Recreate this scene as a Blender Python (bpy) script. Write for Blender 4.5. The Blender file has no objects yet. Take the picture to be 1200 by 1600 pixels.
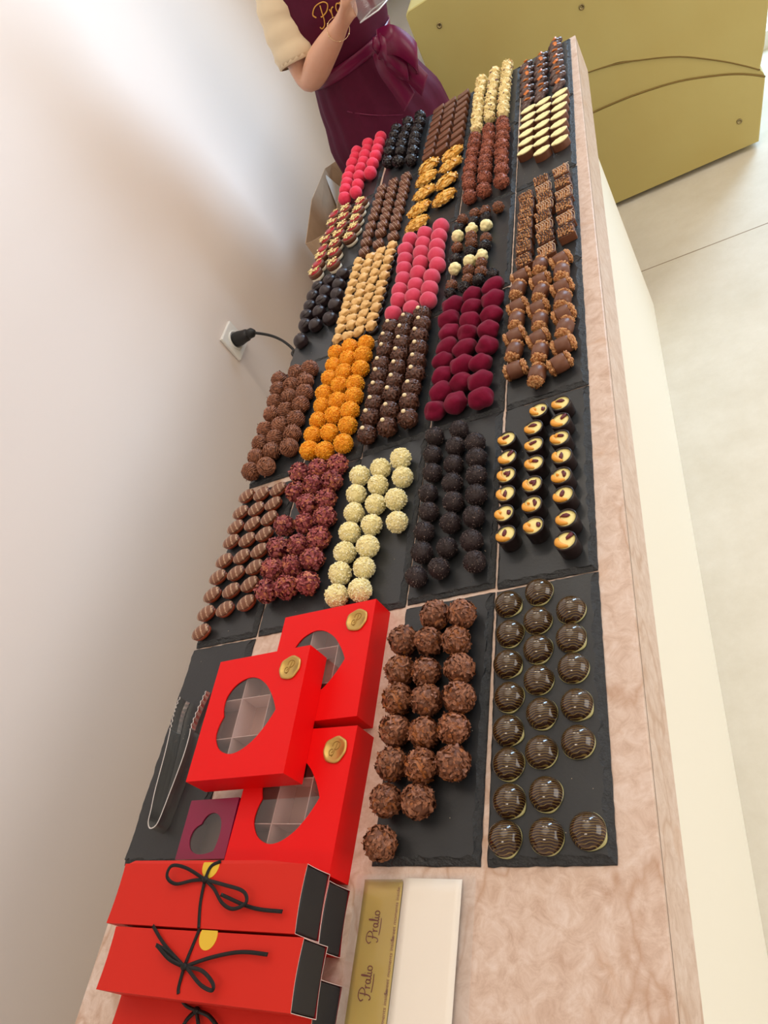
import bpy, bmesh, math, random
from mathutils import Vector, Matrix, noise, Quaternion

# ------------------------------------------------------------------ camera, world, lights, exposure
sc = bpy.context.scene
COL = sc.collection
ZT = 0.805                                   # height of the slate tops above the floor
FPX = 1145.9                                 # focal length in pixels of a 1200 x 1600 frame
RX = Vector((0.84553, 0.13510, -0.51654))    # camera right
RY = Vector((-0.23112, -0.77924, -0.58255))  # camera down
RZ = RX.cross(RY)                            # camera forward
RX.normalize(); RZ.normalize(); RY = RZ.cross(RX); RY.normalize()
CAM = Vector((0.80945, -0.16862, 0.65312 + ZT))
cam_data = bpy.data.cameras.new('camera')
cam_data.sensor_fit = 'VERTICAL'
cam_data.sensor_height = 32.0
cam_data.lens = FPX / 1600 * 32.0
cam_data.clip_start = 0.02
cam = bpy.data.objects.new('camera', cam_data)
m3 = Matrix((RX, -RY, -RZ)).transposed()
cam.matrix_world = Matrix.Translation(CAM) @ m3.to_4x4()
COL.objects.link(cam)
sc.camera = cam

def s2l(c):
    out = []
    for v in c:
        v = v / 255.0
        out.append(v / 12.92 if v <= 0.04045 else ((v + 0.055) / 1.055) ** 2.4)
    return out

world = bpy.data.worlds.new('world')
sc.world = world
world.use_nodes = True
bg = world.node_tree.nodes['Background']
bg.inputs[0].default_value = (1.0, 0.86, 0.76, 1)
bg.inputs[1].default_value = 0.60

def area(name, loc, target, sx, sy, power, color):
    d = bpy.data.lights.new(name, 'AREA')
    d.shape = 'RECTANGLE'; d.size = sx; d.size_y = sy; d.energy = power; d.color = color
    o = bpy.data.objects.new(name, d)
    o.location = loc
    o.rotation_euler = (Vector(target) - Vector(loc)).to_track_quat('-Z', 'Y').to_euler()
    COL.objects.link(o)
    return o
area('window_daylight', (2.4, 3.95, 1.95), (-0.2, 1.7, 0.8), 1.5, 2.0, 310, (0.50, 0.74, 1.0))
area('ceiling_panel_light', (0.9, 0.8, 2.72), (0.8, 0.7, 0), 1.2, 1.6, 11, (1.0, 0.86, 0.72))
area('right_fill_light', (3.9, 0.4, 1.35), (0.4, 0.5, 0.75), 2.6, 2.0, 54, (1.0, 0.95, 0.89))  # added fill lamp, brightens the floor, cabinet front and left wall
for lx, ly in ((0.2, 1.9), (1.0, 1.9), (0.5, -1.0)):
    area('ceiling_spot_light', (lx, ly, 2.72), (lx, ly, 0), 0.5, 0.1, 6, (1.0, 0.86, 0.70))
vs = sc.view_settings
vs.view_transform = 'Standard'; vs.look = 'None'; vs.gamma = 1.0; vs.use_curve_mapping = False
vs.exposure = -0.29

# ------------------------------------------------------------------ picture point -> place
def ray(px, py):
    return RX * ((px - 600) / FPX) + RY * ((py - 800) / FPX) + RZ
def onz(px, py, z):                          # z relative to the slate tops
    d = ray(px, py); t = (z + ZT - CAM.z) / d.z
    return CAM + d * t
def ony(px, py, y):
    d = ray(px, py); t = (y - CAM.y) / d.y
    return CAM + d * t

# ------------------------------------------------------------------ materials
def mat(name, rgb, rough=0.5, metal=0.0, spec=0.5, noise_scale=0, noise_amt=0.0, rgb2=None, bump=0.0, bump_scale=200, detail=4.0,
        rand=0.0, sheen=0.0, coat=0.0, trans=0.0, thresh=None, emit=None, sss=0.0):
    m = bpy.data.materials.new(name); m.use_nodes = True
    nt = m.node_tree; N = nt.nodes; L = nt.links
    b = N['Principled BSDF']
    c = s2l(rgb) + [1]
    b.inputs['Base Color'].default_value = c
    b.inputs['Roughness'].default_value = rough
    b.inputs['Metallic'].default_value = metal
    b.inputs['Specular IOR Level'].default_value = spec
    b.inputs['Sheen Weight'].default_value = sheen
    b.inputs['Coat Weight'].default_value = coat
    b.inputs['Transmission Weight'].default_value = trans
    if sss:
        b.inputs['Subsurface Weight'].default_value = sss
        b.inputs['Subsurface Radius'].default_value = (0.01, 0.004, 0.002)
    tc = N.new('ShaderNodeTexCoord')
    out = None
    if noise_scale:
        n = N.new('ShaderNodeTexNoise'); n.inputs['Scale'].default_value = noise_scale; n.inputs['Detail'].default_value = detail
        L.new(tc.outputs['Object'], n.inputs['Vector'])
        r = N.new('ShaderNodeValToRGB')
        lo, hi = thresh or (0.5 - 0.28, 0.5 + 0.28)
        r.color_ramp.elements[0].position = lo; r.color_ramp.elements[1].position = hi
        c2 = s2l(rgb2) if rgb2 else [v * (1 - noise_amt) for v in c[:3]]
        r.color_ramp.elements[0].color = c
        r.color_ramp.elements[1].color = c2 + [1]
        L.new(n.outputs['Fac'], r.inputs['Fac'])
        out = r.outputs['Color']
    if rand:
        oi = N.new('ShaderNodeObjectInfo')
        mr = N.new('ShaderNodeMapRange'); mr.inputs['To Min'].default_value = 1 - rand; mr.inputs['To Max'].default_value = 1 + rand
        L.new(oi.outputs['Random'], mr.inputs['Value'])
        h = N.new('ShaderNodeHueSaturation')
        L.new(mr.outputs['Result'], h.inputs['Value'])
        if out: L.new(out, h.inputs['Color'])
        else: h.inputs['Color'].default_value = c
        out = h.outputs['Color']
    if out: L.new(out, b.inputs['Base Color'])
    if bump:
        n2 = N.new('ShaderNodeTexNoise'); n2.inputs['Scale'].default_value = bump_scale; n2.inputs['Detail'].default_value = 5
        L.new(tc.outputs['Object'], n2.inputs['Vector'])
        bp = N.new('ShaderNodeBump'); bp.inputs['Strength'].default_value = bump; bp.inputs['Distance'].default_value = 0.002
        L.new(n2.outputs['Fac'], bp.inputs['Height'])
        L.new(bp.outputs['Normal'], b.inputs['Normal'])
    return m

def stripes(name, base, line, scale, width, axis='Y', distort=1.5, rough=0.25, coat=0.0, dscale=2.0):
    m = mat(name, base, rough=rough, coat=coat); nt = m.node_tree; N = nt.nodes; L = nt.links; b = N['Principled BSDF']
    tc = N.new('ShaderNodeTexCoord')
    oi = N.new('ShaderNodeObjectInfo')
    ad = N.new('ShaderNodeVectorMath'); ad.operation = 'ADD'
    ml = N.new('ShaderNodeVectorMath'); ml.operation = 'SCALE'; ml.inputs['Scale'].default_value = 0.004
    L.new(oi.outputs['Location'], ml.inputs[0])
    L.new(tc.outputs['Object'], ad.inputs[0]); L.new(ml.outputs[0], ad.inputs[1])
    w = N.new('ShaderNodeTexWave'); w.wave_type = 'BANDS'; w.bands_direction = axis
    w.inputs['Scale'].default_value = scale; w.inputs['Distortion'].default_value = distort
    w.inputs['Detail'].default_value = 0.0; w.inputs['Detail Scale'].default_value = dscale
    L.new(ad.outputs[0], w.inputs['Vector'])
    r = N.new('ShaderNodeValToRGB')
    r.color_ramp.elements[0].position = 1 - width; r.color_ramp.elements[1].position = min(0.999, 1 - width * 0.55)
    r.color_ramp.elements[0].color = s2l(base) + [1]; r.color_ramp.elements[1].color = s2l(line) + [1]
    L.new(w.outputs['Fac'], r.inputs['Fac']); L.new(r.outputs['Color'], b.inputs['Base Color'])
    return m

def clear_mat(name, tint=(255, 255, 255), gloss=0.10, rough=0.05, milky=0.0):
    m = bpy.data.materials.new(name); m.use_nodes = True
    nt = m.node_tree; N = nt.nodes; L = nt.links
    for n in list(N): N.remove(n)
    o = N.new('ShaderNodeOutputMaterial'); t = N.new('ShaderNodeBsdfTransparent'); t.inputs[0].default_value = s2l(tint) + [1]
    g = N.new('ShaderNodeBsdfGlossy'); g.inputs['Roughness'].default_value = rough
    fr = N.new('ShaderNodeLayerWeight'); fr.inputs[0].default_value = 0.25
    mr = N.new('ShaderNodeMapRange'); mr.inputs['To Min'].default_value = gloss * 0.4; mr.inputs['To Max'].default_value = min(1, gloss * 5)
    L.new(fr.outputs['Facing'], mr.inputs['Value'])
    mx = N.new('ShaderNodeMixShader'); L.new(mr.outputs[0], mx.inputs[0]); L.new(t.outputs[0], mx.inputs[1]); L.new(g.outputs[0], mx.inputs[2])
    last = mx
    if milky:
        d = N.new('ShaderNodeBsdfDiffuse'); d.inputs[0].default_value = (0.85, 0.83, 0.8, 1)
        m2 = N.new('ShaderNodeMixShader'); m2.inputs[0].default_value = milky
        L.new(mx.outputs[0], m2.inputs[1]); L.new(d.outputs[0], m2.inputs[2]); last = m2
    L.new(last.outputs[0], o.inputs[0])
    return m

# ------------------------------------------------------------------ object helpers
def link_mesh(name, me, parent=None, loc=None):
    o = bpy.data.objects.new(name, me); COL.objects.link(o)
    if parent is not None: o.parent = parent
    if loc is not None: o.location = loc
    return o
def mesh(name, verts, faces, mats, fm=None, smooth=True):
    me = bpy.data.meshes.new(name); me.from_pydata([tuple(v) for v in verts], [], faces)
    for m in (mats if isinstance(mats, (list, tuple)) else [mats]): me.materials.append(m)
    if fm: me.polygons.foreach_set('material_index', fm)
    me.polygons.foreach_set('use_smooth', [smooth] * len(me.polygons))
    me.update()
    return me
def from_bm(name, bm, mats, smooth=False):
    me = bpy.data.meshes.new(name); bmesh.ops.recalc_face_normals(bm, faces=bm.faces[:]); bm.to_mesh(me); bm.free()
    for m in (mats if isinstance(mats, (list, tuple)) else [mats]): me.materials.append(m)
    me.polygons.foreach_set('use_smooth', [smooth] * len(me.polygons))
    return me
def tag(o, label, cat, group=None, kind=None):
    if label: o['label'] = label
    if cat: o['category'] = cat
    if group: o['group'] = group
    if kind: o['kind'] = kind
    return o
def empty(name, loc, rz=0.0):
    o = bpy.data.objects.new(name, None); o.empty_display_size = 0.02
    o.location = loc; o.rotation_euler = (0, 0, rz); COL.objects.link(o)
    return o
def box_bm(bm, x0, x1, y0, y1, z0, z1, bev=0.0, seg=2):
    r = bmesh.ops.create_cube(bm, size=1.0)
    vs_ = r['verts']
    for v in vs_:
        v.co = Vector((x0 + (v.co.x + .5) * (x1 - x0), y0 + (v.co.y + .5) * (y1 - y0), z0 + (v.co.z + .5) * (z1 - z0)))
    if bev:
        es = list({e for v in vs_ for e in v.link_edges})
        bmesh.ops.bevel(bm, geom=es, offset=bev, segments=seg, affect='EDGES', profile=0.5)
def box(name, x0, x1, y0, y1, z0, z1, m, parent=None, bev=0.0, seg=2, smooth=False):
    bm = bmesh.new(); box_bm(bm, x0, x1, y0, y1, z0, z1, bev, seg)
    return link_mesh(name, from_bm(name, bm, m, smooth), parent)
def catmull(pts, n=6, closed=False):
    P = [Vector(p) for p in pts]; out = []
    L_ = len(P); rng = L_ if closed else L_ - 1
    for i in range(rng):
        if closed: a, b, c, d = P[(i - 1) % L_], P[i], P[(i + 1) % L_], P[(i + 2) % L_]
        else: a, b, c, d = P[max(i - 1, 0)], P[i], P[i + 1], P[min(i + 2, L_ - 1)]
        for k in range(n):
            t = k / n
            out.append(0.5 * ((2 * b) + (c - a) * t + (2 * a - 5 * b + 4 * c - d) * t * t + (3 * b - a - 3 * c + d) * t ** 3))
    if not closed: out.append(P[-1])
    return out
def tube(V, F, pts, r, n=6, closed=False, squash=None):
    """sweep a circle (or an ellipse: squash = (direction, factor)) along pts; r: number or list"""
    base = len(V); K = len(pts)
    up = None
    for i, p in enumerate(pts):
        a = pts[(i - 1) % K] if (closed or i > 0) else pts[i]
        b = pts[(i + 1) % K] if (closed or i < K - 1) else pts[i]
        t = (b - a)
        t = t.normalized() if t.length > 1e-9 else Vector((0, 0, 1))
        if up is None:
            up = Vector((0, 0, 1)) if abs(t.z) < 0.9 else Vector((1, 0, 0))
        side = t.cross(up)
        if side.length < 1e-6: side = t.orthogonal()
        side.normalize(); up = side.cross(t).normalized()
        rr = r[i] if isinstance(r, (list, tuple)) else r
        for k in range(n):
            an = 2 * math.pi * k / n
            o = side * math.cos(an) * rr + up * math.sin(an) * rr
            if squash:
                d, f = squash
                o = o - d * (o.dot(d)) * (1 - f)
            V.append(p + o)
    for i in range(K if closed else K - 1):
        for k in range(n):
            i2 = (i + 1) % K
            F.append((base + i * n + k, base + i * n + (k + 1) % n, base + i2 * n + (k + 1) % n, base + i2 * n + k))
    if not closed:
        F.append(tuple(base + k for k in range(n))[::-1]); F.append(tuple(base + (K - 1) * n + k for k in range(n)))
def ribbon(V, F, pts, wid, th=0.0006):
    """flat band through pts; wid: list of half-width vectors (one per point) or one vector"""
    base = len(V); K = len(pts)
    for i, p in enumerate(pts):
        w = wid[i] if isinstance(wid, list) else wid
        a = pts[max(i - 1, 0)]; b = pts[min(i + 1, K - 1)]
        n_ = (b - a).cross(w)
        n_ = n_.normalized() * th if n_.length > 1e-12 else Vector((0, 0, th))
        V += [p - w - n_, p + w - n_, p + w + n_, p - w + n_]
    for i in range(K - 1):
        for k in range(4):
            F.append((base + i * 4 + k, base + i * 4 + (k + 1) % 4, base + (i + 1) * 4 + (k + 1) % 4, base + (i + 1) * 4 + k))
    F.append((base, base + 1, base + 2, base + 3)); F.append(tuple(base + (K - 1) * 4 + k for k in (3, 2, 1, 0)))
def lathe(V, F, prof, n=28, cx=0, cy=0):
    base = len(V)
    for r, z in prof:
        for k in range(n):
            a = 2 * math.pi * k / n
            V.append(Vector((cx + r * math.cos(a), cy + r * math.sin(a), z)))
    for i in range(len(prof) - 1):
        for k in range(n):
            F.append((base + i * n + k, base + i * n + (k + 1) % n, base + (i + 1) * n + (k + 1) % n, base + (i + 1) * n + k))
    F.append(tuple(base + k for k in range(n))[::-1]); F.append(tuple(base + (len(prof) - 1) * n + k for k in range(n)))
_ICO = {}
def ico(sub):
    if sub not in _ICO:
        bm = bmesh.new(); bmesh.ops.create_icosphere(bm, subdivisions=sub, radius=1.0)
        _ICO[sub] = ([v.co.copy() for v in bm.verts], [tuple(v.index for v in f.verts) for f in bm.faces]); bm.free()
    return _ICO[sub]
def rnd_unit(R):
    z = R.uniform(-1, 1); a = R.uniform(0, 2 * math.pi); s = math.sqrt(1 - z * z)
    return Vector((s * math.cos(a), s * math.sin(a), z))
def add_ico(V, F, sub, fn):
    b = len(V); vv, ff = ico(sub)
    for v in vv: V.append(fn(v))
    for f in ff: F.append(tuple(b + i for i in f))
def ball_pts(V, F, r, sub=3, amp=0.0, freq=1.0, seed=0, scale=(1, 1, 1), off=(0, 0, 0), ridged=False):
    o3 = Vector((seed * 7.31, seed * 3.17, seed * 1.73)); of = Vector(off)
    def fn(v):
        n_ = noise.noise(v * freq + o3) if amp else 0
        if ridged: n_ = 0.5 - abs(n_) * 2.2
        q = v * (r * (1 + amp * n_))
        return Vector((q.x * scale[0], q.y * scale[1], q.z * scale[2])) + of
    add_ico(V, F, sub, fn)
def flakes(V, F, fm, R, r, n, ln, wd, lift, mi=(0,), curl=0.5, off=Vector((0, 0, 0)), scale=(1, 1, 1), zmin=-0.9, thick=False):
    """thin curled shavings lying on a ball of radius r"""
    for _ in range(n):
        d = rnd_unit(R)
        while d.z < zmin: d = rnd_unit(R)
        t = d.orthogonal().normalized(); t = Quaternion(d, R.uniform(0, 6.28)) @ t
        t = (t + d * R.uniform(-0.15, 0.45) * lift).normalized()
        s = d.cross(t).normalized()
        s = (s + d * R.uniform(-0.6, 0.6)).normalized()
        l = ln * R.uniform(0.5, 1.2); w = wd * R.uniform(0.5, 1.2)
        c = d * r * R.uniform(0.97, 1.05)
        b = len(V); K = 4; cv = R.uniform(-1, 1) * curl
        for i in range(K):
            u = i / (K - 1) - 0.5
            p = c + t * (u * l) + d * (cv * (u * u - 0.1) * l * 1.6)
            for sg in (-1, 1):
                q = p + s * (sg * w * 0.5 * (1 - 0.5 * abs(u)))
                V.append(Vector((q.x * scale[0], q.y * scale[1], q.z * scale[2])) + off)
        m_ = R.choice(mi)
        for i in range(K - 1):
            F.append((b + 2 * i, b + 2 * i + 1, b + 2 * i + 3, b + 2 * i + 2)); fm.append(m_)
_NUB = [Vector(v) for v in ((1, 0, 0), (-1, 0, 0), (0, 1, 0), (0, -1, 0), (0, 0, 1), (0, 0, -1))]
_NUBF = [(0, 2, 4), (2, 1, 4), (1, 3, 4), (3, 0, 4), (2, 0, 5), (1, 2, 5), (3, 1, 5), (0, 3, 5)]
def nubs(V, F, fm, R, r, n, size, mi=(0,), off=Vector((0, 0, 0)), scale=(1, 1, 1), flat=0.7, zmin=-1.0):
    for _ in range(n):
        d = rnd_unit(R)
        while d.z < zmin: d = rnd_unit(R)
        q = Quaternion(rnd_unit(R), R.uniform(0, 3.1)); c = d * r * R.uniform(0.98, 1.03)
        sx = size * R.uniform(0.6, 1.3); sy = sx * R.uniform(0.6, 1); sz = sx * R.uniform(flat * 0.6, flat)
        b = len(V); m_ = R.choice(mi)
        for v in _NUB:
            p = c + q @ Vector((v.x * sx, v.y * sy, v.z * sz))
            V.append(Vector((p.x * scale[0], p.y * scale[1], p.z * scale[2])) + off)
        for f in _NUBF: F.append(tuple(b + i for i in f)); fm.append(m_)
def shift_up(V, z=0.0):
    lo = min(v.z for v in V)
    return [Vector((v.x, v.y, v.z - lo + z)) for v in V]
# ------------------------------------------------------------------ shared materials
M = {}
M['wall'] = mat('wall_paint', (229, 217, 209), rough=0.85, spec=0.2, bump=0.05, bump_scale=60)
M['back'] = mat('back_wall_paint', (222, 220, 218), rough=0.85, spec=0.2, bump=0.05, bump_scale=60)
M['ceil'] = mat('ceiling_paint', (240, 238, 234), rough=0.9, spec=0.2)
M['white'] = mat('white_trim', (238, 236, 230), rough=0.45)
M['panel'] = mat('cream_panel', (250, 246, 230), rough=0.5)
M['slate'] = mat('slate', (45, 47, 49), rough=0.34, spec=0.5, noise_scale=14, rgb2=(36, 38, 41), bump=0.10, bump_scale=240, rand=0.12)
M['slate_edge'] = mat('slate_chipped_edge', (50, 52, 54), rough=0.6, noise_scale=160, rgb2=(30, 31, 33), bump=0.9, bump_scale=420)
M['gold'] = mat('satin_gold', (196, 182, 116), rough=0.5, metal=0.12, spec=0.4, noise_scale=3, rgb2=(188, 168, 100))
M['gold_shade'] = mat('groove_shade_gold', (132, 108, 56), rough=0.5, metal=0.5)  # darker gold that paints in the shade of the counter's creases
M['black'] = mat('black_plastic', (22, 22, 22), rough=0.45)
M['steel'] = mat('polished_steel', (222, 220, 215), rough=0.24, metal=1.0)
M['screw'] = mat('screw_metal', (150, 135, 95), rough=0.35, metal=0.9)

def marble():
    m = mat('pink_marble', (224, 203, 188), rough=0.35, spec=0.5); nt = m.node_tree; N = nt.nodes; L = nt.links; b = N['Principled BSDF']
    tc = N.new('ShaderNodeTexCoord')
    n1 = N.new('ShaderNodeTexNoise'); n1.inputs['Scale'].default_value = 55; n1.inputs['Detail'].default_value = 9; n1.inputs['Roughness'].default_value = 0.74; n1.inputs['Distortion'].default_value = 0.7
    L.new(tc.outputs['Object'], n1.inputs['Vector'])
    r1 = N.new('ShaderNodeValToRGB')
    e = r1.color_ramp.elements
    e[0].position = 0.32; e[0].color = s2l((196, 164, 144)) + [1]
    e[1].position = 0.66; e[1].color = s2l((228, 208, 196)) + [1]
    k = e.new(0.5); k.color = s2l((216, 190, 173)) + [1]
    L.new(n1.outputs['Fac'], r1.inputs['Fac'])
    n2 = N.new('ShaderNodeTexNoise'); n2.inputs['Scale'].default_value = 6.5; n2.inputs['Detail'].default_value = 7; n2.inputs['Roughness'].default_value = 0.6; n2.inputs['Distortion'].default_value = 2.2
    L.new(tc.outputs['Object'], n2.inputs['Vector'])
    r2 = N.new('ShaderNodeValToRGB'); e = r2.color_ramp.elements
    e[0].position = 0.60; e[0].color = (0, 0, 0, 1); e[1].position = 0.74; e[1].color = (1, 1, 1, 1)
    L.new(n2.outputs['Fac'], r2.inputs['Fac'])
    mx = N.new('ShaderNodeMix'); mx.data_type = 'RGBA'
    ml = N.new('ShaderNodeMath'); ml.operation = 'MULTIPLY'; ml.inputs[1].default_value = 0.6
    L.new(r2.outputs['Color'], ml.inputs[0]); L.new(ml.outputs[0], mx.inputs[0])
    L.new(r1.outputs['Color'], mx.inputs[6]); mx.inputs[7].default_value = s2l((202, 158, 124)) + [1]
    # a few long rusty veins running across the slab
    w = N.new('ShaderNodeTexNoise'); w.inputs['Scale'].default_value = 2.6; w.inputs['Detail'].default_value = 5; w.inputs['Roughness'].default_value = 0.55
    mpv = N.new('ShaderNodeMapping'); mpv.inputs['Rotation'].default_value = (0, 0, 0.45); mpv.inputs['Scale'].default_value = (1.6, 0.7, 1.0); mpv.inputs['Location'].default_value = (0.31, 0.12, 0)
    L.new(tc.outputs['Object'], mpv.inputs['Vector']); L.new(mpv.outputs[0], w.inputs['Vector'])
    r3 = N.new('ShaderNodeValToRGB'); e = r3.color_ramp.elements
    e[0].position = 0.490; e[0].color = (0, 0, 0, 1); e[1].position = 0.510; e[1].color = (0, 0, 0, 1); k3 = e.new(0.5); k3.color = (0.5, 0.5, 0.5, 1)
    L.new(w.outputs['Fac'], r3.inputs['Fac'])
    mx2 = N.new('ShaderNodeMix'); mx2.data_type = 'RGBA'
    L.new(r3.outputs['Color'], mx2.inputs[0]); L.new(mx.outputs[2], mx2.inputs[6]); mx2.inputs[7].default_value = s2l((176, 128, 92)) + [1]
    L.new(mx2.outputs[2], b.inputs['Base Color'])
    return m
M['marble'] = marble()

def floor_mat():
    m = mat('floor_tile', (216, 208, 190), rough=0.5); nt = m.node_tree; N = nt.nodes; L = nt.links; b = N['Principled BSDF']
    tc = N.new('ShaderNodeTexCoord')
    n1 = N.new('ShaderNodeTexNoise'); n1.inputs['Scale'].default_value = 5; n1.inputs['Detail'].default_value = 10; n1.inputs['Roughness'].default_value = 0.75
    L.new(tc.outputs['Object'], n1.inputs['Vector'])
    r = N.new('ShaderNodeValToRGB'); e = r.color_ramp.elements
    e[0].position = 0.3; e[0].color = s2l((216, 209, 192)) + [1]; e[1].position = 0.7; e[1].color = s2l((232, 227, 214)) + [1]
    L.new(n1.outputs['Fac'], r.inputs['Fac'])
    mp = N.new('ShaderNodeMapping'); mp.inputs['Location'].default_value = (4.35, -1.99 + 2.4, 0)
    L.new(tc.outputs['Object'], mp.inputs['Vector'])
    br = N.new('ShaderNodeTexBrick'); br.offset = 0.0; br.inputs['Scale'].default_value = 1.0
    br.inputs['Brick Width'].default_value = 9.0; br.inputs['Row Height'].default_value = 2.4; br.inputs['Mortar Size'].default_value = 0.0022; br.inputs['Mortar Smooth'].default_value = 0.1
    L.new(mp.outputs[0], br.inputs['Vector'])
    mx = N.new('ShaderNodeMix'); mx.data_type = 'RGBA'; L.new(br.outputs['Fac'], mx.inputs[0]); L.new(r.outputs['Color'], mx.inputs[6]); mx.inputs[7].default_value = s2l((150, 132, 108)) + [1]
    L.new(mx.outputs[2], b.inputs['Base Color'])
    return m
M['floor'] = floor_mat()

# ------------------------------------------------------------------ the setting
def structure(o, kind='structure'): o['kind'] = kind; return o
structure(box('floor', -0.62, 4.2, -3.0, 6.0, -0.1, 0.0, M['floor']))
structure(box('wall_left', -0.62, -0.42, -3.0, 3.2, 0, 2.8, M['wall']))
bm = bmesh.new()
box_bm(bm, -0.42, 0.62, 3.0, 3.2, 0, 2.8); box_bm(bm, 0.62, 4.2, 3.0, 3.2, 2.55, 2.8); box_bm(bm, 1.80, 4.2, 3.0, 3.2, 0, 2.55)
structure(link_mesh('wall_back', from_bm('wall_back', bm, M['back'])))
structure(box('ceiling', -0.62, 4.2, -3.0, 3.2, 2.8, 2.9, M['ceil']))
structure(box('trim_1', -0.42, 0.62, 2.93, 3.0, 0.86, 0.93, M['white'], bev=0.006))
win = empty('window_1', (0.62, 3.1, 0)); win['kind'] = 'structure'
bm = bmesh.new()
for a, b_ in ((0, 0.05), (1.13, 1.18)): box_bm(bm, a, b_, -0.03, 0.03, 0, 2.55)
box_bm(bm, 0, 1.18, -0.03, 0.03, 0, 0.06); box_bm(bm, 0, 1.18, -0.03, 0.03, 2.49, 2.55)
link_mesh('window_frame', from_bm('window_frame', bm, M['white']), win)
box('window_glass', 0.05, 1.13, -0.004, 0.004, 0.06, 2.49, clear_mat('window_pane', gloss=0.05), win)

# ------------------------------------------------------------------ the marble counter table
TR = 0.0147
tab = empty('display_table', (0, 0, 0), TR)
tag(tab, 'long table with pink beige marble top and cream front standing along the white wall', 'table')
TT = ZT - 0.005
bm = bmesh.new(); box_bm(bm, -0.003, 0.6465, -0.75, 1.803, TT - 0.087, TT, 0.0012)
for v in bm.verts:
    if v.co.x < 0.3: v.co.x += 0.004 + (v.co.y + 0.16) * 0.0225
link_mesh('marble_top', from_bm('marble_top', bm, M['marble']), tab)
box('base_cabinet', 0.06, 0.602, -0.72, 1.79, 0.0, TT - 0.087, M['panel'], tab, bev=0.002)
box('edge_joint', 0.6464, 0.6468, -0.748, 1.801, TT - 0.0062, TT - 0.0050, mat('joint_line', (150, 132, 118), rough=0.7), tab)

# ------------------------------------------------------------------ slate boards
def slate_mesh(seed):
    R = random.Random(seed); hx, hy = 0.0601, 0.1489
    ring = []
    nx, ny = 18, 44
    for i in range(nx): ring.append((-hx + 2 * hx * i / nx, -hy, 0, -1))
    for i in range(ny): ring.append((hx, -hy + 2 * hy * i / ny, 1, 0))
    for i in range(nx): ring.append((hx - 2 * hx * i / nx, hy, 0, 1))
    for i in range(ny): ring.append((-hx, hy - 2 * hy * i / ny, -1, 0))
    n = len(ring); V = []; rows = []
    def row(ins, jit, z, zj, fr):
        r = []
        for i, (x, y, nx_, ny_) in enumerate(ring):
            j = noise.noise(Vector((x * fr, y * fr, seed * 3.3 + ins * 900))) * jit
            k_ = 1.45 if (ny_ < 0 or nx_ > 0) else 0.55
            d = ins * k_ + j * (1 if k_ > 1 else .6)
            px = max(-hx + d, min(hx - d, x)); py = max(-hy + d, min(hy - d, y))
            r.append(len(V)); V.append(Vector((px, py, z + R.uniform(-zj, zj))))
        rows.append(r)
    row(0.0060, 0.0046, 0.0, 0.0, 95)
    row(0.0040, 0.0026, -0.0016, 0.0005, 120)
    row(0.0011, 0.0016, -0.0028, 0.0005, 150)
    row(0.0004, 0.0010, -0.0041, 0.0003, 150)
    row(0.0009, 0.0, -0.0049, 0.0, 1)
    F = [tuple(rows[0])]; fm = [0]
    for a, b in zip(rows, rows[1:]):
        for i in range(n):
            F.append((a[i], b[i], b[(i + 1) % n], a[(i + 1) % n])); fm.append(1)
    F.append(tuple(rows[-1])[::-1]); fm.append(1)
    return mesh('slate_board', V, F, [M['slate'], M['slate_edge']], fm, smooth=False)
SL_MESH = [slate_mesh(i) for i in range(7)]
ON_SLATE = {  # (column from the wall, row from the near end): what lies on it
 (0,0): 'under the steel tongs', (3,0): 'under the flaky brown truffles', (4,0): 'under the glossy striped dark domes',
 (0,1): 'under the oval striped chocolates', (1,1): 'under the purple petal clusters', (2,1): 'under the creamy white coconut balls', (3,1): 'under the dark crumb balls', (4,1): 'under the cranberry cups',
 (0,2): 'under the milk chocolate shaving balls', (1,2): 'under the orange crumb balls', (2,2): 'under the brown truffles with a white pearl', (3,2): 'under the burgundy powdered truffles', (4,2): 'under the walnut barrels',
 (0,3): 'under the smooth dark acorn chocolates', (1,3): 'under the small hazelnut caramel creams', (2,3): 'under the dusty rose pink balls', (3,3): 'under the mixed white, brown and dark nut balls', (4,3): 'under the drizzled nut bars',
 (0,4): 'under the red and cream cups', (1,4): 'under the white drizzled milk chocolates', (2,4): 'under the golden caramel nut clusters', (3,4): 'under the copper brown balls', (4,4): 'under the pale yellow leaf-shaped chocolates',
 (0,5): 'under the hot pink balls', (1,5): 'under the rough black truffles', (2,5): 'under the plain brown lozenges', (3,5): 'under the cream popcorn balls', (4,5): 'under the almond and orange bites'}
SL_OFF = {(4,0): (.0015, 0), (3,0): (-.0005, 0), (3,1): (-.001, .003), (0,2): (.002, .012), (1,2): (0, .0), (0,3): (.004, .006), (3,3): (.0, .006), (4,4): (0, .003), (0,4): (.003, .012), (1,4): (.002, .010), (2,4): (.0, .008), (0,5): (.002, .012), (1,5): (.002, .010), (2,5): (0, .008),
  (2,3): (0, .003), (1,3): (.002, .004), (2,1): (.0, .001), (1,1): (.001, .0), (3,4): (0, .004), (4,5): (0, .004), (3,5): (0, .003), (3,2): (0, .001)}
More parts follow.
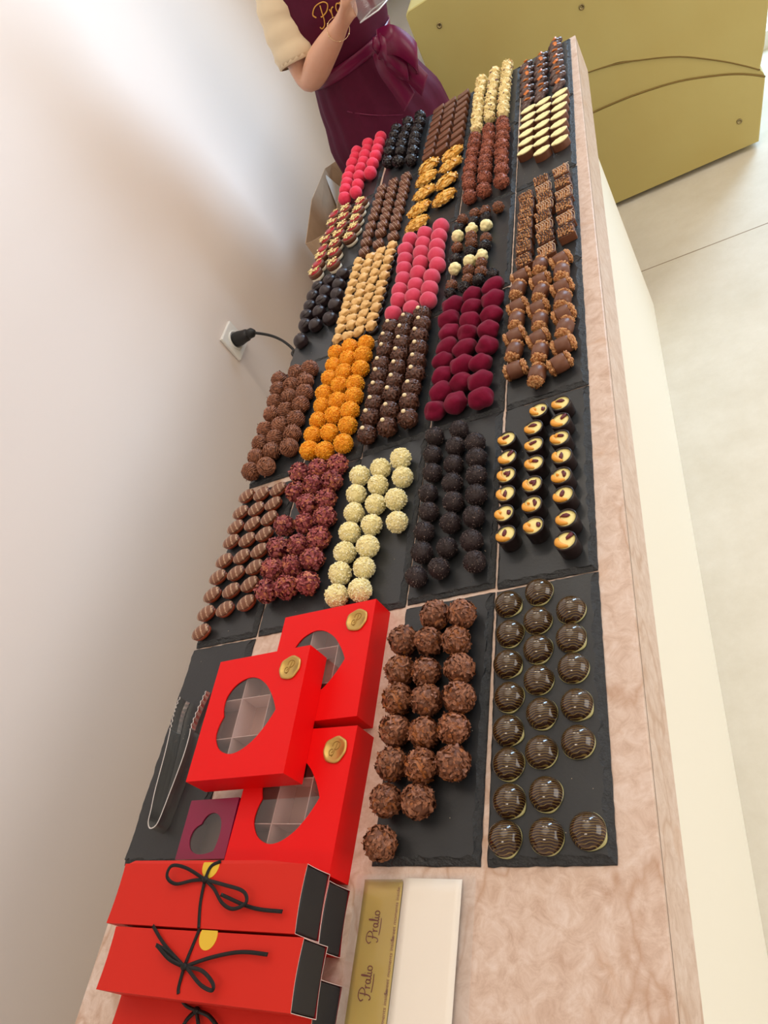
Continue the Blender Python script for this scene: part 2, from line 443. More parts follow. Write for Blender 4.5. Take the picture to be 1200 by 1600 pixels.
for (c, r), what in ON_SLATE.items():
    if (c, r) == (0, 0): o = link_mesh('slate_board', SL_MESH[0])
    else: o = link_mesh('slate_board', SL_MESH[(c * 3 + r * 5) % 7])
    dx, dy = SL_OFF.get((c, r), (0, 0))
    if c < 2 and r >= 3: dx += 0.002
    o.location = ((c + 0.5) * 0.122 + dx, (r + 0.5) * 0.2995 + dy, ZT)
    if c == 0:
        xl = (.0015, .003, .005, .009, .012, .014)[r]; xr = (.1205, .1205, .119, .117, .119, .120)[r]
        o.location.x = (xl + xr) / 2; o.scale.x = (xr - xl) / .1202
    o.rotation_euler.z = math.radians(((c * 7 + r * 13) % 5 - 2) * 0.10 + (0.6 if c == 4 and r == 0 else 0))
    tag(o, 'dark grey slate board ' + what, 'slate board', 'slate boards laid on the marble table')

# loose crumbs scattered on the slates: nobody could count them
V, F = [], []; R = random.Random(5)
for _ in range(420):
    c, r = R.choice(list(ON_SLATE)); s = R.uniform(0.00025, 0.0007)
    p = Vector(((c + R.uniform(.1, .9)) * 0.122, (r + R.uniform(.05, .95)) * 0.2995, ZT + s * 0.5)); b = len(V)
    for v in _NUB: V.append(p + v * s)
    for f in _NUBF: F.append(tuple(b + i for i in f))
tag(link_mesh('crumbs', mesh('crumbs', V, F, mat('crumb', (190, 175, 150), rough=0.8), smooth=False)), 'tiny pale crumbs scattered over the slate boards', 'crumbs', kind='stuff')

# ------------------------------------------------------------------ gold bar counter behind the table
def prism(name, outline, y0, y1, m, parent, inset=0.0):
    """outline: (x, z) polygon, front at y0"""
    n = len(outline); V = []; cx = sum(p[0] for p in outline) / n; cz = sum(p[1] for p in outline) / n
    for (x, z) in outline:
        dx, dz = cx - x, cz - z; l = math.hypot(dx, dz) or 1
        V.append(Vector((x + dx / l * inset, y0, z + dz / l * inset)))
    for (x, z) in outline: V.append(Vector((x, y0 + inset, z)))
    for (x, z) in outline: V.append(Vector((x, y1, z)))
    F = [tuple(range(n))]
    for k in (0, 1):
        for i in range(n): F.append((k * n + i, k * n + (i + 1) % n, (k + 1) * n + (i + 1) % n, (k + 1) * n + i))
    F.append(tuple(range(2 * n, 3 * n))[::-1])
    bm = bmesh.new()
    bv = [bm.verts.new(v) for v in V]
    for f in F: bm.faces.new([bv[i] for i in f])
    return link_mesh(name, from_bm(name, bm, m), parent)
YC = 2.42
ctr = empty('bar_counter', (0.55, YC, 0)); tag(ctr, 'tall matte gold bar counter with two curved ridges behind the table end', 'bar counter')
def lx(x): return x - 0.55
def zz(z): return z + ZT
arc1 = [(0.085, -0.40), (0.30, -0.315), (0.45, -0.313), (0.563, -0.326), (0.641, -0.343), (0.713, -0.368), (0.815, -0.413), (0.912, -0.478), (0.975, -0.528), (1.016, -0.565)]
arc2 = [(0.08, -0.535), (0.25, -0.475), (0.42, -0.452), (0.533, -0.450), (0.606, -0.453), (0.685, -0.462), (0.797, -0.484), (0.903, -0.522), (0.970, -0.554), (1.026, -0.592)]
a1 = [(p.x, p.y) for p in catmull([(x, z, 0) for x, z in arc1], 5)]
a2 = [(p.x, p.y) for p in catmull([(x, z, 0) for x, z in arc2], 5)]
corner = [(0.128 + 0.018 * (1 - math.cos(t)) , 0.079 + 0.018 * math.sin(t)) for t in (0.0, 0.4, 0.8, 1.2, 1.57)]
g = 0.0012
up = a1 + [(1.040, -0.50), (1.068, -0.40), (1.10, -0.25), (1.125, 0.05), (1.115, 0.09), (1.10, 0.097)] + corner[::-1]
prism('upper_panel', [(lx(x), zz(z + (g if i < len(a1) else 0))) for i, (x, z) in enumerate(up)], 0.0, 0.45, M['gold'], ctr, 0.004)
bd = a2 + [(1.022, -0.577)] + a1[::-1]
prism('curved_band', [(lx(x), zz(z)) for x, z in bd], 0.0035, 0.44, M['gold'], ctr, 0.0)
lw = [(0.13, -0.787), (0.973, -0.787)] + [(x, z - g) for x, z in a2[::-1]]
for ar in (a1, a2):
    V, F = [], []
    tube(V, F, [Vector((lx(x), .0015, zz(z))) for x, z in ar], .0026, 6)
    link_mesh('groove_shade', mesh('groove_shade', V, F, M['gold_shade']), ctr)  # dark tube along each crease, its colour stands in for shade
prism('lower_panel', [(lx(x), zz(z)) for x, z in lw], 0.0, 0.45, M['gold'], ctr, 0.004)
box('plinth', -0.36, 0.36, 0.06, 0.42, 0.0, 0.022, M['black'], ctr)
for sx, sz in ((0.21, 0.016), (0.604, -0.146), (0.932, -0.692)):
    V, F = [], []; lathe(V, F, [(0.0085, 0), (0.0085, 0.0022), (0.0055, 0.0030), (0.0050, 0.0012), (0.001, 0.0012)], 18)
    V = [Vector((v.x, -v.z, v.y)) for v in V]
    s = link_mesh('screw', mesh('screw', V, F, M['screw']), ctr, (lx(sx), 0.0, zz(sz)))

# ------------------------------------------------------------------ wall socket, plug and cable
so = empty('wall_socket', (-0.42, 1.395, ZT - 0.135)); tag(so, 'white square wall socket with a black plug in it', 'wall socket')
box('plate', 0.0, 0.010, -0.041, 0.041, -0.041, 0.041, M['white'], so, bev=0.003)
V, F = [], []; lathe(V, F, [(0.026, 0), (0.027, 0.003), (0.024, 0.004), (0.022, 0.001)], 28); V = [Vector((v.z + 0.0095, v.x, v.y)) for v in V]
link_mesh('socket_ring', mesh('socket_ring', V, F, M['white']), so)
pl = empty('power_plug', (-0.4095, 1.395, ZT - 0.135)); tag(pl, 'black round power plug and cable pushed into the wall socket', 'plug')
V, F = [], []; lathe(V, F, [(0.019, 0), (0.0205, 0.004), (0.0205, 0.016), (0.0175, 0.030), (0.0165, 0.042), (0.0125, 0.050)], 24)
V = [Vector((v.z, v.x, v.y)) for v in V]
link_mesh('plug_body', mesh('plug_body', V, F, M['black']), pl)
V, F = [], []; lathe(V, F, [(0.010, 0.044), (0.0135, 0.048), (0.0135, 0.060), (0.009, 0.066), (0.005, 0.070)], 20)
V = [Vector((v.z, v.x, v.y)) for v in V]
link_mesh('strain_relief', mesh('strain_relief', V, F, M['black']), pl)
V, F = [], []
cp = catmull([(0.060, 0, 0)] + [Vector((x + .4095, p.y - 1.395, p.z - ZT + .135)) for x, p in [(x, CAM + ray(a, b) * ((x - CAM.x) / ray(a, b).x)) for x, a, b in ((-.315, 412, 522), (-.28, 428, 526), (-.245, 444, 534), (-.215, 458, 546), (-.19, 468, 562))]] + [(0.235, 0.0, -0.30), (0.235, 0.0, -0.66)], 8)
tube(V, F, cp, 0.0038, 8); link_mesh('cable', mesh('cable', V, F, M['black']), pl)

# ------------------------------------------------------------------ kraft paper sack between table and wall
kraft = mat('kraft_paper', (205, 178, 150), rough=0.8, noise_scale=25, rgb2=(190, 162, 134), bump=0.15, bump_scale=50)
bag = empty('paper_bag', (-0.206, 1.975, 0)); tag(bag, 'tall open brown paper bag standing between the wall and the table end', 'paper bag')
V, F = [], []
ringp = [(-.055, -.20), (-.06, 0.0), (-.052, .19), (-.03, .215), (.02, .21), (.045, .19), (.05, 0), (.045, -.19), (0.02, -.205), (-.03, -.21)]
zs = [0.0, 0.25, 0.5, 0.65, 0.698]
for k, z in enumerate(zs):
    for i, (x, y) in enumerate(ringp):
        w = noise.noise(Vector((i * 1.7, k * 1.3, 4.2))) * 0.008
        V.append(Vector((x + w, y, z + (w * 1.2 if k == 4 else 0) - (0.03 * (y < -.1) if k == 4 else 0))))
n = len(ringp)
for k in range(len(zs) - 1):
    for i in range(n): F.append((k * n + i, k * n + (i + 1) % n, (k + 1) * n + (i + 1) % n, (k + 1) * n + i))
F.append(tuple(range(n)))
me = mesh('bag_body', V, F, kraft, smooth=False); o = link_mesh('bag_body', me, bag)
sm = o.modifiers.new('thickness', 'SOLIDIFY'); sm.thickness = 0.0015
V, F = [], []
V = [Vector(p) for p in ((-.052, .17, .695), (-.05, .08, .56), (-.030, .20, .58), (-.045, .185, .62))]; F = [(0, 1, 2), (0, 2, 3)]
link_mesh('paper_liner', mesh('paper_liner', V, F, mat('white_tissue', (238, 235, 228), rough=0.8), smooth=False), bag)
# ------------------------------------------------------------------ the saleswoman behind the table
skin = mat('skin', (222, 172, 142), rough=0.5, sss=0.15, noise_scale=30, rgb2=(214, 160, 130))
burg = mat('burgundy_cotton', (84, 6, 42), rough=0.7, spec=0.25, noise_scale=60, rgb2=(76, 4, 36), bump=0.08, bump_scale=500)
satin = mat('burgundy_satin', (108, 12, 58), rough=0.34, spec=0.45)
shirt = mat('beige_tshirt', (226, 206, 172), rough=0.85, bump=0.1, bump_scale=120)
gold_thread = mat('gold_thread', (205, 150, 62), rough=0.5)
hair_m = mat('brown_hair', (70, 45, 30), rough=0.5)
denim = mat('dark_trousers', (40, 38, 44), rough=0.8)
FW = Vector((0.30, -0.954, 0)); HR = Vector((-0.954, -0.30, 0)); UPV = Vector((0, 0, 1))
per = empty('person', (0.04, 2.04, 0)); tag(per, 'person in beige t-shirt and burgundy apron with right arm bent up, behind the table end', 'person')
PO = Vector((0.04, 2.04, 0))
def W(x, y, z): return Vector((x, y, z + ZT)) - PO
def skin_mesh(name, nodes, edges, mats, root=None, levels=2):
    keys = list(nodes); idx = {k: i for i, k in enumerate(keys)}
    me = bpy.data.meshes.new(name + '_cage'); me.from_pydata([tuple(nodes[k][0]) for k in keys], [(idx[a], idx[b]) for a, b in edges], [])
    o = bpy.data.objects.new(name + '_cage', me); COL.objects.link(o)
    md = o.modifiers.new('skin', 'SKIN'); md.use_smooth_shade = True; md.branch_smoothing = 0.4
    for i, k in enumerate(keys):
        rr = nodes[k][1]; rr = rr if isinstance(rr, tuple) else (rr, rr)
        me.skin_vertices[0].data[i].radius = rr
        me.skin_vertices[0].data[i].use_root = (k == root)
    s = o.modifiers.new('sub', 'SUBSURF'); s.levels = levels; s.render_levels = levels
    dg = bpy.context.evaluated_depsgraph_get(); ev = o.evaluated_get(dg)
    out = bpy.data.meshes.new_from_object(ev, depsgraph=dg); out.name = name
    out.materials.clear()
    for m_ in mats: out.materials.append(m_)
    out.polygons.foreach_set('use_smooth', [True] * len(out.polygons))
    bpy.data.objects.remove(o); bpy.data.meshes.remove(me)
    return out
nd = {}
nd['pelvis'] = (W(.04, 2.06, -.02), (.13, .10)); nd['waist'] = (W(.04, 2.06, .16), (.095, .08)); nd['chest'] = (W(.075, 2.06, .30), (.115, .09)); nd['collar'] = (W(.10, 2.055, .43), (.085, .06))
nd['neck'] = (W(.115, 2.04, .50), .047); nd['jaw'] = (W(.125, 2.015, .565), (.058, .06)); nd['skull'] = (W(.125, 2.025, .635), (.076, .088)); nd['crown'] = (W(.125, 2.035, .70), (.06, .07))
ed = [('pelvis', 'waist'), ('waist', 'chest'), ('chest', 'collar'), ('collar', 'neck'), ('neck', 'jaw'), ('jaw', 'skull'), ('skull', 'crown')]
nd['shR'] = (W(-.035, 2.02, .415), .052); nd['upR'] = (W(-.05, 1.985, .30), .046); nd['elR'] = (W(-.058, 1.95, .178), .040)
nd['foR'] = (W(.02, 1.91, .225), .040); nd['fo2R'] = (W(.075, 1.883, .25), .033); nd['wrR'] = (W(.125, 1.858, .272), .0235); nd['paR'] = (W(.158, 1.842, .294), (.034, .017)); nd['pa2R'] = (W(.185, 1.832, .315), (.036, .014))
ed += [('collar', 'shR'), ('shR', 'upR'), ('upR', 'elR'), ('elR', 'foR'), ('foR', 'fo2R'), ('fo2R', 'wrR'), ('wrR', 'paR'), ('paR', 'pa2R')]
nd['shL'] = (W(.235, 2.09, .415), .052); nd['upL'] = (W(.29, 2.03, .415), .046); nd['elL'] = (W(.34, 1.96, .425), .038); nd['foL'] = (W(.325, 1.91, .415), .036); nd['wrL'] = (W(.285, 1.845, .395), .023); nd['paL'] = (W(.265, 1.83, .385), (.033, .016)); nd['pa2L'] = (W(.245, 1.822, .372), (.035, .013))
ed += [('collar', 'shL'), ('shL', 'upL'), ('upL', 'elL'), ('elL', 'foL'), ('foL', 'wrL'), ('wrL', 'paL'), ('paL', 'pa2L')]
def hand(sfx, tip, fdir, side, thumb_from):
    base = nd[tip][0]
    for k, (off, l) in enumerate(((-.030, .062), (-.010, .070), (.010, .066), (.029, .052))):
        a = base + side * off * .8; prev = tip
        d = fdir.copy()
        for j, f in enumerate((.42, .33, .25)):
            d = (d + Vector((.10, .05, -.42 * j))).normalized(); a = a + d * l * f
            key = f'f{sfx}{k}{j}'; nd[key] = (a, .0088 - .0011 * j); ed.append((prev, key)); prev = key
    a = nd[thumb_from][0] + side * -.030; prev = thumb_from
    for j, f in enumerate((.5, .3, .2)):
        key = f't{sfx}{j}'; nd[key] = (a, .0105 - .0012 * j); ed.append((prev, key)); prev = key; a = a + (fdir * .6 + Vector((0, -.4, .35))).normalized() * .055 * f
hand('R', 'pa2R', Vector((.78, -.25, .58)).normalized(), Vector((-.30, -.75, .58)).normalized(), 'paR')
hand('L', 'pa2L', Vector((-.45, -.65, .61)).normalized(), Vector((.75, -.55, .1)).normalized(), 'paL')
for s_, sx in (('R', -.075), ('L', .155)):
    nd['hip' + s_] = (W(sx, 2.06 + .02 * (sx > 0), -.09), (.095, .095)); nd['kn' + s_] = (W(sx + .01, 2.06, -.36), .058); nd['ca' + s_] = (W(sx + .01, 2.075, -.52), .050); nd['an' + s_] = (W(sx + .01, 2.08, -.725), .032); nd['he' + s_] = (W(sx + .012, 2.06, -.77), .034); nd['to' + s_] = (W(sx + .03, 1.93, -.782), (.040, .022))
    ed += [('pelvis', 'hip' + s_), ('hip' + s_, 'kn' + s_), ('kn' + s_, 'ca' + s_), ('ca' + s_, 'an' + s_), ('an' + s_, 'he' + s_), ('he' + s_, 'to' + s_)]
body = link_mesh('body', skin_mesh('body', nd, ed, [skin], 'pelvis'), per)

SEC = [(-.52, (.045, 2.05), .168, .150), (-.30, (.045, 2.05), .168, .142), (-.12, (.042, 2.055), .170, .138), (-.03, (.04, 2.06), .170, .132), (.06, (.04, 2.06), .142, .112), (.16, (.04, 2.06), .114, .098), (.23, (.055, 2.06), .126, .108), (.30, (.075, 2.06), .140, .118), (.36, (.09, 2.06), .146, .108), (.42, (.10, 2.055), .142, .088), (.455, (.107, 2.05), .105, .068), (.478, (.112, 2.045), .062, .056)]
def sec(z):
    for a, b in zip(SEC, SEC[1:]):
        if a[0] <= z <= b[0]:
            t = (z - a[0]) / (b[0] - a[0]); t = t * t * (3 - 2 * t) * 0.5 + t * 0.5
            return ((a[1][0] * (1 - t) + b[1][0] * t, a[1][1] * (1 - t) + b[1][1] * t), a[2] * (1 - t) + b[2] * t, a[3] * (1 - t) + b[3] * t)
    return SEC[-1][1:] if z > SEC[-1][0] else SEC[0][1:]
def surf(z, ang, grow=0.0):
    (cx, cy), a, b = sec(z)
    p = Vector((cx, cy, z + ZT)) + HR * (math.cos(ang) * (a + grow)) + FW * (math.sin(ang) * (b + grow))
    return p - PO
def shell(name, z0, z1, nz, lim, grow, m, na=56, fold=None, th=0.0018, closed=False):
    V, F = [], []
    for i in range(nz + 1):
        z = z0 + (z1 - z0) * i / nz; a0, a1_ = lim(z)
        cnt = na if closed else na + 1
        for k in range(cnt):
            an = a0 + (a1_ - a0) * k / na
            V.append(surf(z, an, grow + (fold(z, an) if fold else 0)))
    cnt = na if closed else na + 1
    for i in range(nz):
        for k in range(na):
            k2 = (k + 1) % cnt
            F.append((i * cnt + k, i * cnt + k2, (i + 1) * cnt + k2, (i + 1) * cnt + k))
    o = link_mesh(name, mesh(name, V, F, m), per)
    if th: sd = o.modifiers.new('thickness', 'SOLIDIFY'); sd.thickness = th; sd.offset = 1
    return o
shell('tshirt', .0, .478, 26, lambda z: (0, 2 * math.pi), 0.004, shirt, closed=True, fold=lambda z, a: .003 * math.sin(9 * a + z * 30))
shell('trousers', -.25, .02, 8, lambda z: (0, 2 * math.pi), -0.004, denim, closed=True)
def wrap(z): return (math.radians(-45), math.radians(225))
shell('apron_skirt', -.52, .165, 34, wrap, 0.012, burg, fold=lambda z, a: (.010 * max(0, (.12 - z) / .6)) * math.sin(7 * a + 1.2 + 2.5 * z) + .0025 * math.sin(17 * a + 9 * z) * (1 if z < .13 else .3))
def bibw(z):
    t = (z - .16) / .25
    w = math.radians(95 - 46 * max(0, t) ** 0.8)
    return (math.pi / 2 - w, math.pi / 2 + w)
bib = shell('apron_bib', .16, .415, 18, bibw, 0.011, burg, fold=lambda z, a: .004 * math.sin(6 * a + 14 * z) * max(0, .32 - z) / .16)
shell('waist_tie', .150, .182, 3, lambda z: (0, 2 * math.pi), 0.017, satin, closed=True, fold=lambda z, a: .002 * math.sin(5 * a + 60 * z))
for sg in (-1, 1):
    V, F = [], []
    pts = catmull([surf(.41, math.pi / 2 + sg * .80, .012), surf(.45, math.pi / 2 + sg * .9, .012), surf(.47, math.pi / 2 + sg * 1.3, .010), surf(.474, math.pi / 2 + sg * 2.2, .012)], 6)
    ribbon(V, F, pts, HR * .011 + UPV * .004, .001); link_mesh('apron_strap', mesh('apron_strap', V, F, burg), per)
# apron pocket, only its slanted seam shows
V, F = [], []
tube(V, F, [surf(z, a, .0145) for z, a in [(-.02 + .095 * t, math.radians(112 - 52 * t)) for t in [k / 10 for k in range(11)]]], .0016, 5)
link_mesh('pocket_seam', mesh('pocket_seam', V, F, satin), per)
# sleeves
def sleeve(p0, p1, p2, r0, r1, r2):
    V, F = [], []
    pts = catmull([p0, p1, p2], 8); rs = []
    for i in range(len(pts)):
        t = i / (len(pts) - 1); rs.append((r0 * (1 - t) + r1 * t if t < .5 else r1 * (1 - t) + r2 * t) + .0025 * math.sin(i * 1.9))
    tube(V, F, pts, rs, 22)
    F[-2:] = []
    o = link_mesh('sleeve', mesh('sleeve', V, F, shirt), per)
    sd = o.modifiers.new('thickness', 'SOLIDIFY'); sd.thickness = .002
    d = (pts[-1] - pts[-2]).normalized(); V, F = [], []
    tube(V, F, [pts[-1] - d * .012, pts[-1] - d * .009, pts[-1] + d * .004, pts[-1] + d * .005], [rs[-1] + .0005, rs[-1] + .0026, rs[-1] + .0026, rs[-1] - .003], 22); F[-2:] = []
    h = link_mesh('sleeve_hem', mesh('sleeve_hem', V, F, shirt), o)
sleeve(W(.0, 2.03, .425), W(-.042, 2.0, .34), W(-.053, 1.965, .238), .066, .063, .061)
sleeve(W(.20, 2.09, .425), W(.26, 2.055, .418), W(.315, 2.0, .42), .066, .060, .058)
# bow at her left hip
def pxp(y, *pp): return [ony(a, b, y) - PO for a, b in pp]
V, F = [], []
K0 = ony(590, 70, 1.925) - PO
def bowpart(pts, w):
    ribbon(V, F, catmull(pts, 6), w, .0012)
dn = (UPV * .8 + HR * .4).normalized()
wv = Vector((.012, .012, .028))
bowpart([K0] + pxp(1.90, (612, 62), (636, 74)) + pxp(1.91, (652, 92),) + pxp(1.93, (636, 92), (612, 78)) + [K0], wv)
bowpart([K0] + pxp(1.915, (600, 100), (622, 132), (640, 160)), Vector((.024, .0, .014)))
bowpart([K0] + pxp(1.905, (618, 92), (642, 112), (664, 134)), Vector((.020, .0, .020)))
bowpart([K0] + pxp(1.90, (604, 78), (625, 96), (637, 108)) + pxp(1.92, (622, 104), (602, 86)) + [K0], wv * .8)
tube(V, F, [K0 + Vector((-.006, 0, -.018)), K0 + Vector((.0, -.004, 0)), K0 + Vector((.006, 0, .018))], [.009, .014, .009], 10)
link_mesh('apron_bow', mesh('apron_bow', V, F, satin), per)
# logo embroidered on the bib:  Pralio in a looping hand
PRALIO = [[(-.30, .55), (-.42, .80), (-.15, 1.08), (.30, 1.05), (.52, .80), (.36, .52), (.05, .42), (-.05, .46)],
          [(.12, .98), (.10, .60), (.06, .20), (-.04, -.08), (-.22, -.14), (-.30, .0)],
          [(.52, .52), (.56, .25), (.55, .0)], [(.56, .28), (.64, .48), (.76, .50)],
          [(1.12, .42), (.98, .52), (.86, .34), (.92, .06), (1.06, .06), (1.14, .30)], [(1.15, .50), (1.15, .15), (1.24, .02), (1.32, .10)],
          [(1.36, .10), (1.46, .60), (1.46, 1.05), (1.40, .90), (1.40, .2), (1.48, .02), (1.56, .10)],
          [(1.62, .48), (1.62, .12), (1.70, .02), (1.76, .10)], [(1.62, .70), (1.635, .72)],
          [(2.02, .50), (1.86, .42), (1.86, .10), (2.02, .02), (2.14, .16), (2.14, .38), (2.02, .50)],
          [(.25, -.18), (.9, -.24), (1.6, -.22)]]
def script(fn, s, r, n=5, squash=None):
    V, F = [], []
    for st in PRALIO:
        pts = catmull([fn(x * s, y * s) for x, y in st], 5)
        tube(V, F, pts, r, n, squash=squash)
    return V, F
bz, ba = .282, math.radians(74)
V, F = script(lambda u, v: surf(bz + v, ba + u / .13, .0165), .040, .0016)
link_mesh('embroidered_logo', mesh('embroidered_logo', V, F, gold_thread), bib); tag(bpy.data.objects['embroidered_logo'], 'gold embroidered script logo', None)
# bracelet
wv_ = (nd['wrR'][0] - nd['fo2R'][0]).normalized(); c = nd['wrR'][0] - wv_ * .012
s1 = wv_.orthogonal().normalized(); s2 = wv_.cross(s1)
V, F = [], []
ring = [c + (s1 * math.cos(t) + s2 * math.sin(t)) * .0275 + wv_ * (.010 * math.cos(t + 1)) for t in [2 * math.pi * k / 30 for k in range(30)]]
tube(V, F, ring, .0008, 5, closed=True)
for k in range(0, 30, 5): add_ico(V, F, 1, lambda v, p=ring[k]: p + v * .0024)
link_mesh('bracelet', mesh('bracelet', V, F, mat('pale_gold', (225, 195, 150), rough=0.25, metal=0.8)), per)
# head: hair, eyes, lips
V, F = [], []
hc = W(.125, 2.035, .645)
def hairf(v):
    f = v.dot(FW)
    p = Vector((v.x * .092, v.y * .10, v.z * .105))
    if f > .25 and v.z < .45: p *= .62
    if v.z < -.2 and f < 0: p.z *= 1.5
    return hc + p
add_ico(V, F, 4, hairf); link_mesh('hair', mesh('hair', V, F, hair_m), per)
V, F = [], []
for sg in (-1, 1): add_ico(V, F, 2, lambda v: W(.125, 2.02, .625) + FW * .083 + HR * (sg * .031) + v * .0105)
link_mesh('eyes', mesh('eyes', V, F, mat('eye', (60, 45, 40), rough=0.2)), per)
V, F = [], []
add_ico(V, F, 2, lambda v: W(.125, 2.02, .600) + FW * .090 + FW * (v.dot(FW) * .018) + HR * (v.dot(HR) * .012) + UPV * (v.z * .018 - .004))
link_mesh('nose', mesh('nose', V, F, skin), per)
V, F = [], []
add_ico(V, F, 2, lambda v: W(.125, 2.015, .565) + FW * .070 + FW * (v.dot(FW) * .008) + HR * (v.dot(HR) * .022) + UPV * (v.z * .008))
link_mesh('lips', mesh('lips', V, F, mat('lips', (176, 92, 88), rough=0.4)), per)

# clear acrylic tray in her hands
B0 = ony(592, 15, 1.745); U0 = ony(556, 22, 1.738) - B0; W0 = ony(614, 5, 1.79) - B0
U0.z = 0; W0.z = 0
t_ = empty('acrylic_tray', B0); tag(t_, 'clear acrylic tray held up in front of the burgundy apron', 'tray')
def slab(bm, a, b, c, o):
    vs_ = [bm.verts.new(o + p) for p in (Vector(), a, a + b, b, c, a + c, a + b + c, b + c)]
    for f in ((0, 1, 2, 3), (4, 5, 6, 7), (0, 1, 5, 4), (1, 2, 6, 5), (2, 3, 7, 6), (3, 0, 4, 7)): bm.faces.new([vs_[i] for i in f])
bm = bmesh.new(); tn = .003; un = U0.normalized() * tn; wn = W0.normalized() * tn; H_ = Vector((0, 0, .045))
slab(bm, U0, W0, Vector((0, 0, tn)), Vector()); slab(bm, U0, wn, H_, Vector()); slab(bm, un, W0, H_, Vector()); slab(bm, U0, wn, H_, W0 - wn); slab(bm, un, W0, H_, U0 - un)
link_mesh('tray_shell', from_bm('tray_shell', bm, clear_mat('acrylic', gloss=0.10, milky=0.03)), t_)
V, F = [], []
tube(V, F, [Vector(), U0, U0 + W0, W0], .0016, 6, closed=True)
link_mesh('polished_edge', mesh('polished_edge', V, F, mat('acrylic_edge', (240, 242, 245), rough=0.15)), t_)

# ------------------------------------------------------------------ red gift boxes with heart windows
red = mat('red_card', (228, 5, 7), rough=0.45, spec=0.25)
redin = mat('box_inside', (196, 160, 150), rough=0.7)
redin2 = mat('divider_card', (232, 206, 200), rough=0.6)
pane = clear_mat('window_film', tint=(232, 226, 224), gloss=0.09, rough=0.06)
wax = mat('gold_wax', (196, 160, 88), rough=0.35, metal=0.6)
wax_d = mat('gold_wax_mark', (150, 112, 48), rough=0.4, metal=0.6)
def heart(cx, cy, L_, Wd, rot=0.0, n=64):
    pts = []
    half = [(-.0395, 0), (-.0435, .012), (-.0430, .026), (-.0330, .040), (-.0160, .0470), (.000, .0445), (.0165, .034), (.0285, .020), (.0360, .008)]
    up_ = catmull([(-.0395, 0, 0)] + [(x, y, 0) for x, y in half[1:]] + [(.0400, 0, 0)], 4)
    for v in up_ + [Vector((v.x, -v.y, 0)) for v in up_[-2:0:-1]]:     # tip towards +x
        px, py = v.x * L_ / .083, v.y * Wd / .094
        pts.append((cx + px * math.cos(rot) - py * math.sin(rot), cy + px * math.sin(rot) + py * math.cos(rot)))
    return pts
def window_box(root, hx, hy, h, m, hp, inside, seal=None, cells=None):
    bm = bmesh.new()
    o_ = [bm.verts.new((x, y, h)) for x, y in ((-hx, -hy), (hx, -hy), (hx, hy), (-hx, hy))]
    i_ = [bm.verts.new((x, y, h)) for x, y in hp]
    es = [bm.edges.new((a[k], a[(k + 1) % len(a)])) for a in (o_, i_) for k in range(len(a))]
    bmesh.ops.triangle_fill(bm, use_beauty=True, use_dissolve=False, edges=es)
    lo = [bm.verts.new((v.co.x, v.co.y, 0)) for v in o_]
    for k in range(4): bm.faces.new((o_[k], lo[k], lo[(k + 1) % 4], o_[(k + 1) % 4]))
    bm.faces.new(lo[::-1])
    iv = [bm.verts.new((x, y, h - .0012)) for x, y in hp]
    for k in range(len(hp)): bm.faces.new((i_[k], i_[(k + 1) % len(hp)], iv[(k + 1) % len(hp)], iv[k]))
    link_mesh('box_body', from_bm('box_body', bm, m), root)
    bm = bmesh.new()
    a, b = hx - .0012, hy - .0012
    vs_ = [bm.verts.new(p) for p in ((-a, -b, .002), (a, -b, .002), (a, b, .002), (-a, b, .002), (-a, -b, h - .002), (a, -b, h - .002), (a, b, h - .002), (-a, b, h - .002))]
    for f in ((0, 1, 2, 3), (0, 4, 5, 1), (1, 5, 6, 2), (2, 6, 7, 3), (3, 7, 4, 0)): bm.faces.new([vs_[i] for i in f])
    link_mesh('inner_lining', from_bm('inner_lining', bm, inside), root)
    bm = bmesh.new(); bm.faces.new([bm.verts.new((x, y, h - .0013)) for x, y in [(cx_ * 1.0, cy_ * 1.0) for cx_, cy_ in hp]])
    link_mesh('heart_window', from_bm('heart_window', bm, pane), root)
    if cells:
        bm = bmesh.new()
        for x in cells[0]: box_bm(bm, x - .0004, x + .0004, -b, b, .002, h - .005)
        for y in cells[1]: box_bm(bm, -a, a, y - .0004, y + .0004, .002, h - .006)
        link_mesh('divider', from_bm('divider', bm, redin2), root)
    if seal:
        V, F = [], []; R = random.Random(3); n = 40
        wob = [1 + .06 * noise.noise(Vector((math.cos(2 * math.pi * k / n) * 1.6, math.sin(2 * math.pi * k / n) * 1.6, 3.1))) * 2 for k in range(n)]
        prof = [(.0150, h), (.0160, h + .0010), (.0152, h + .0022), (.0130, h + .0024), (.0120, h + .0014), (.0010, h + .0014)]
        for j, (r, z) in enumerate(prof):
            for k in range(n):
                q = r * (wob[k] if j < 4 else 1); V.append(Vector((q * math.cos(2 * math.pi * k / n), q * .94 * math.sin(2 * math.pi * k / n), z)))
        for j in range(len(prof) - 1):
            for k in range(n): F.append((j * n + k, j * n + (k + 1) % n, (j + 1) * n + (k + 1) % n, (j + 1) * n + k))
        F.append(tuple((len(prof) - 1) * n + k for k in range(n)))
        s = link_mesh('wax_seal', mesh('wax_seal', V, F, wax), root, (seal[0], seal[1], 0)); s['label'] = 'round gold seal'
        V, F = [], []
        for st in ([(-.0035, .0035), (-.002, .0075), (.002, .0085), (.0058, .0062), (.0055, .0020), (.0020, -.0005), (-.0005, .0005)], [(.0022, .0070), (.0008, .0010), (-.0008, -.0050), (-.0030, -.0080)],
                   [(-.0012, -.0058), (-.0048, -.0066), (-.0066, -.0036), (-.0054, -.0004), (-.0026, .0000), (-.0018, -.0026), (-.0036, -.0036)]):
            tube(V, F, catmull([(x, y, h + .0014) for x, y in st], 5), .0005, 5)
        mg = link_mesh('monogram', mesh('monogram', V, F, wax_d), s)
ZB = ZT - .005
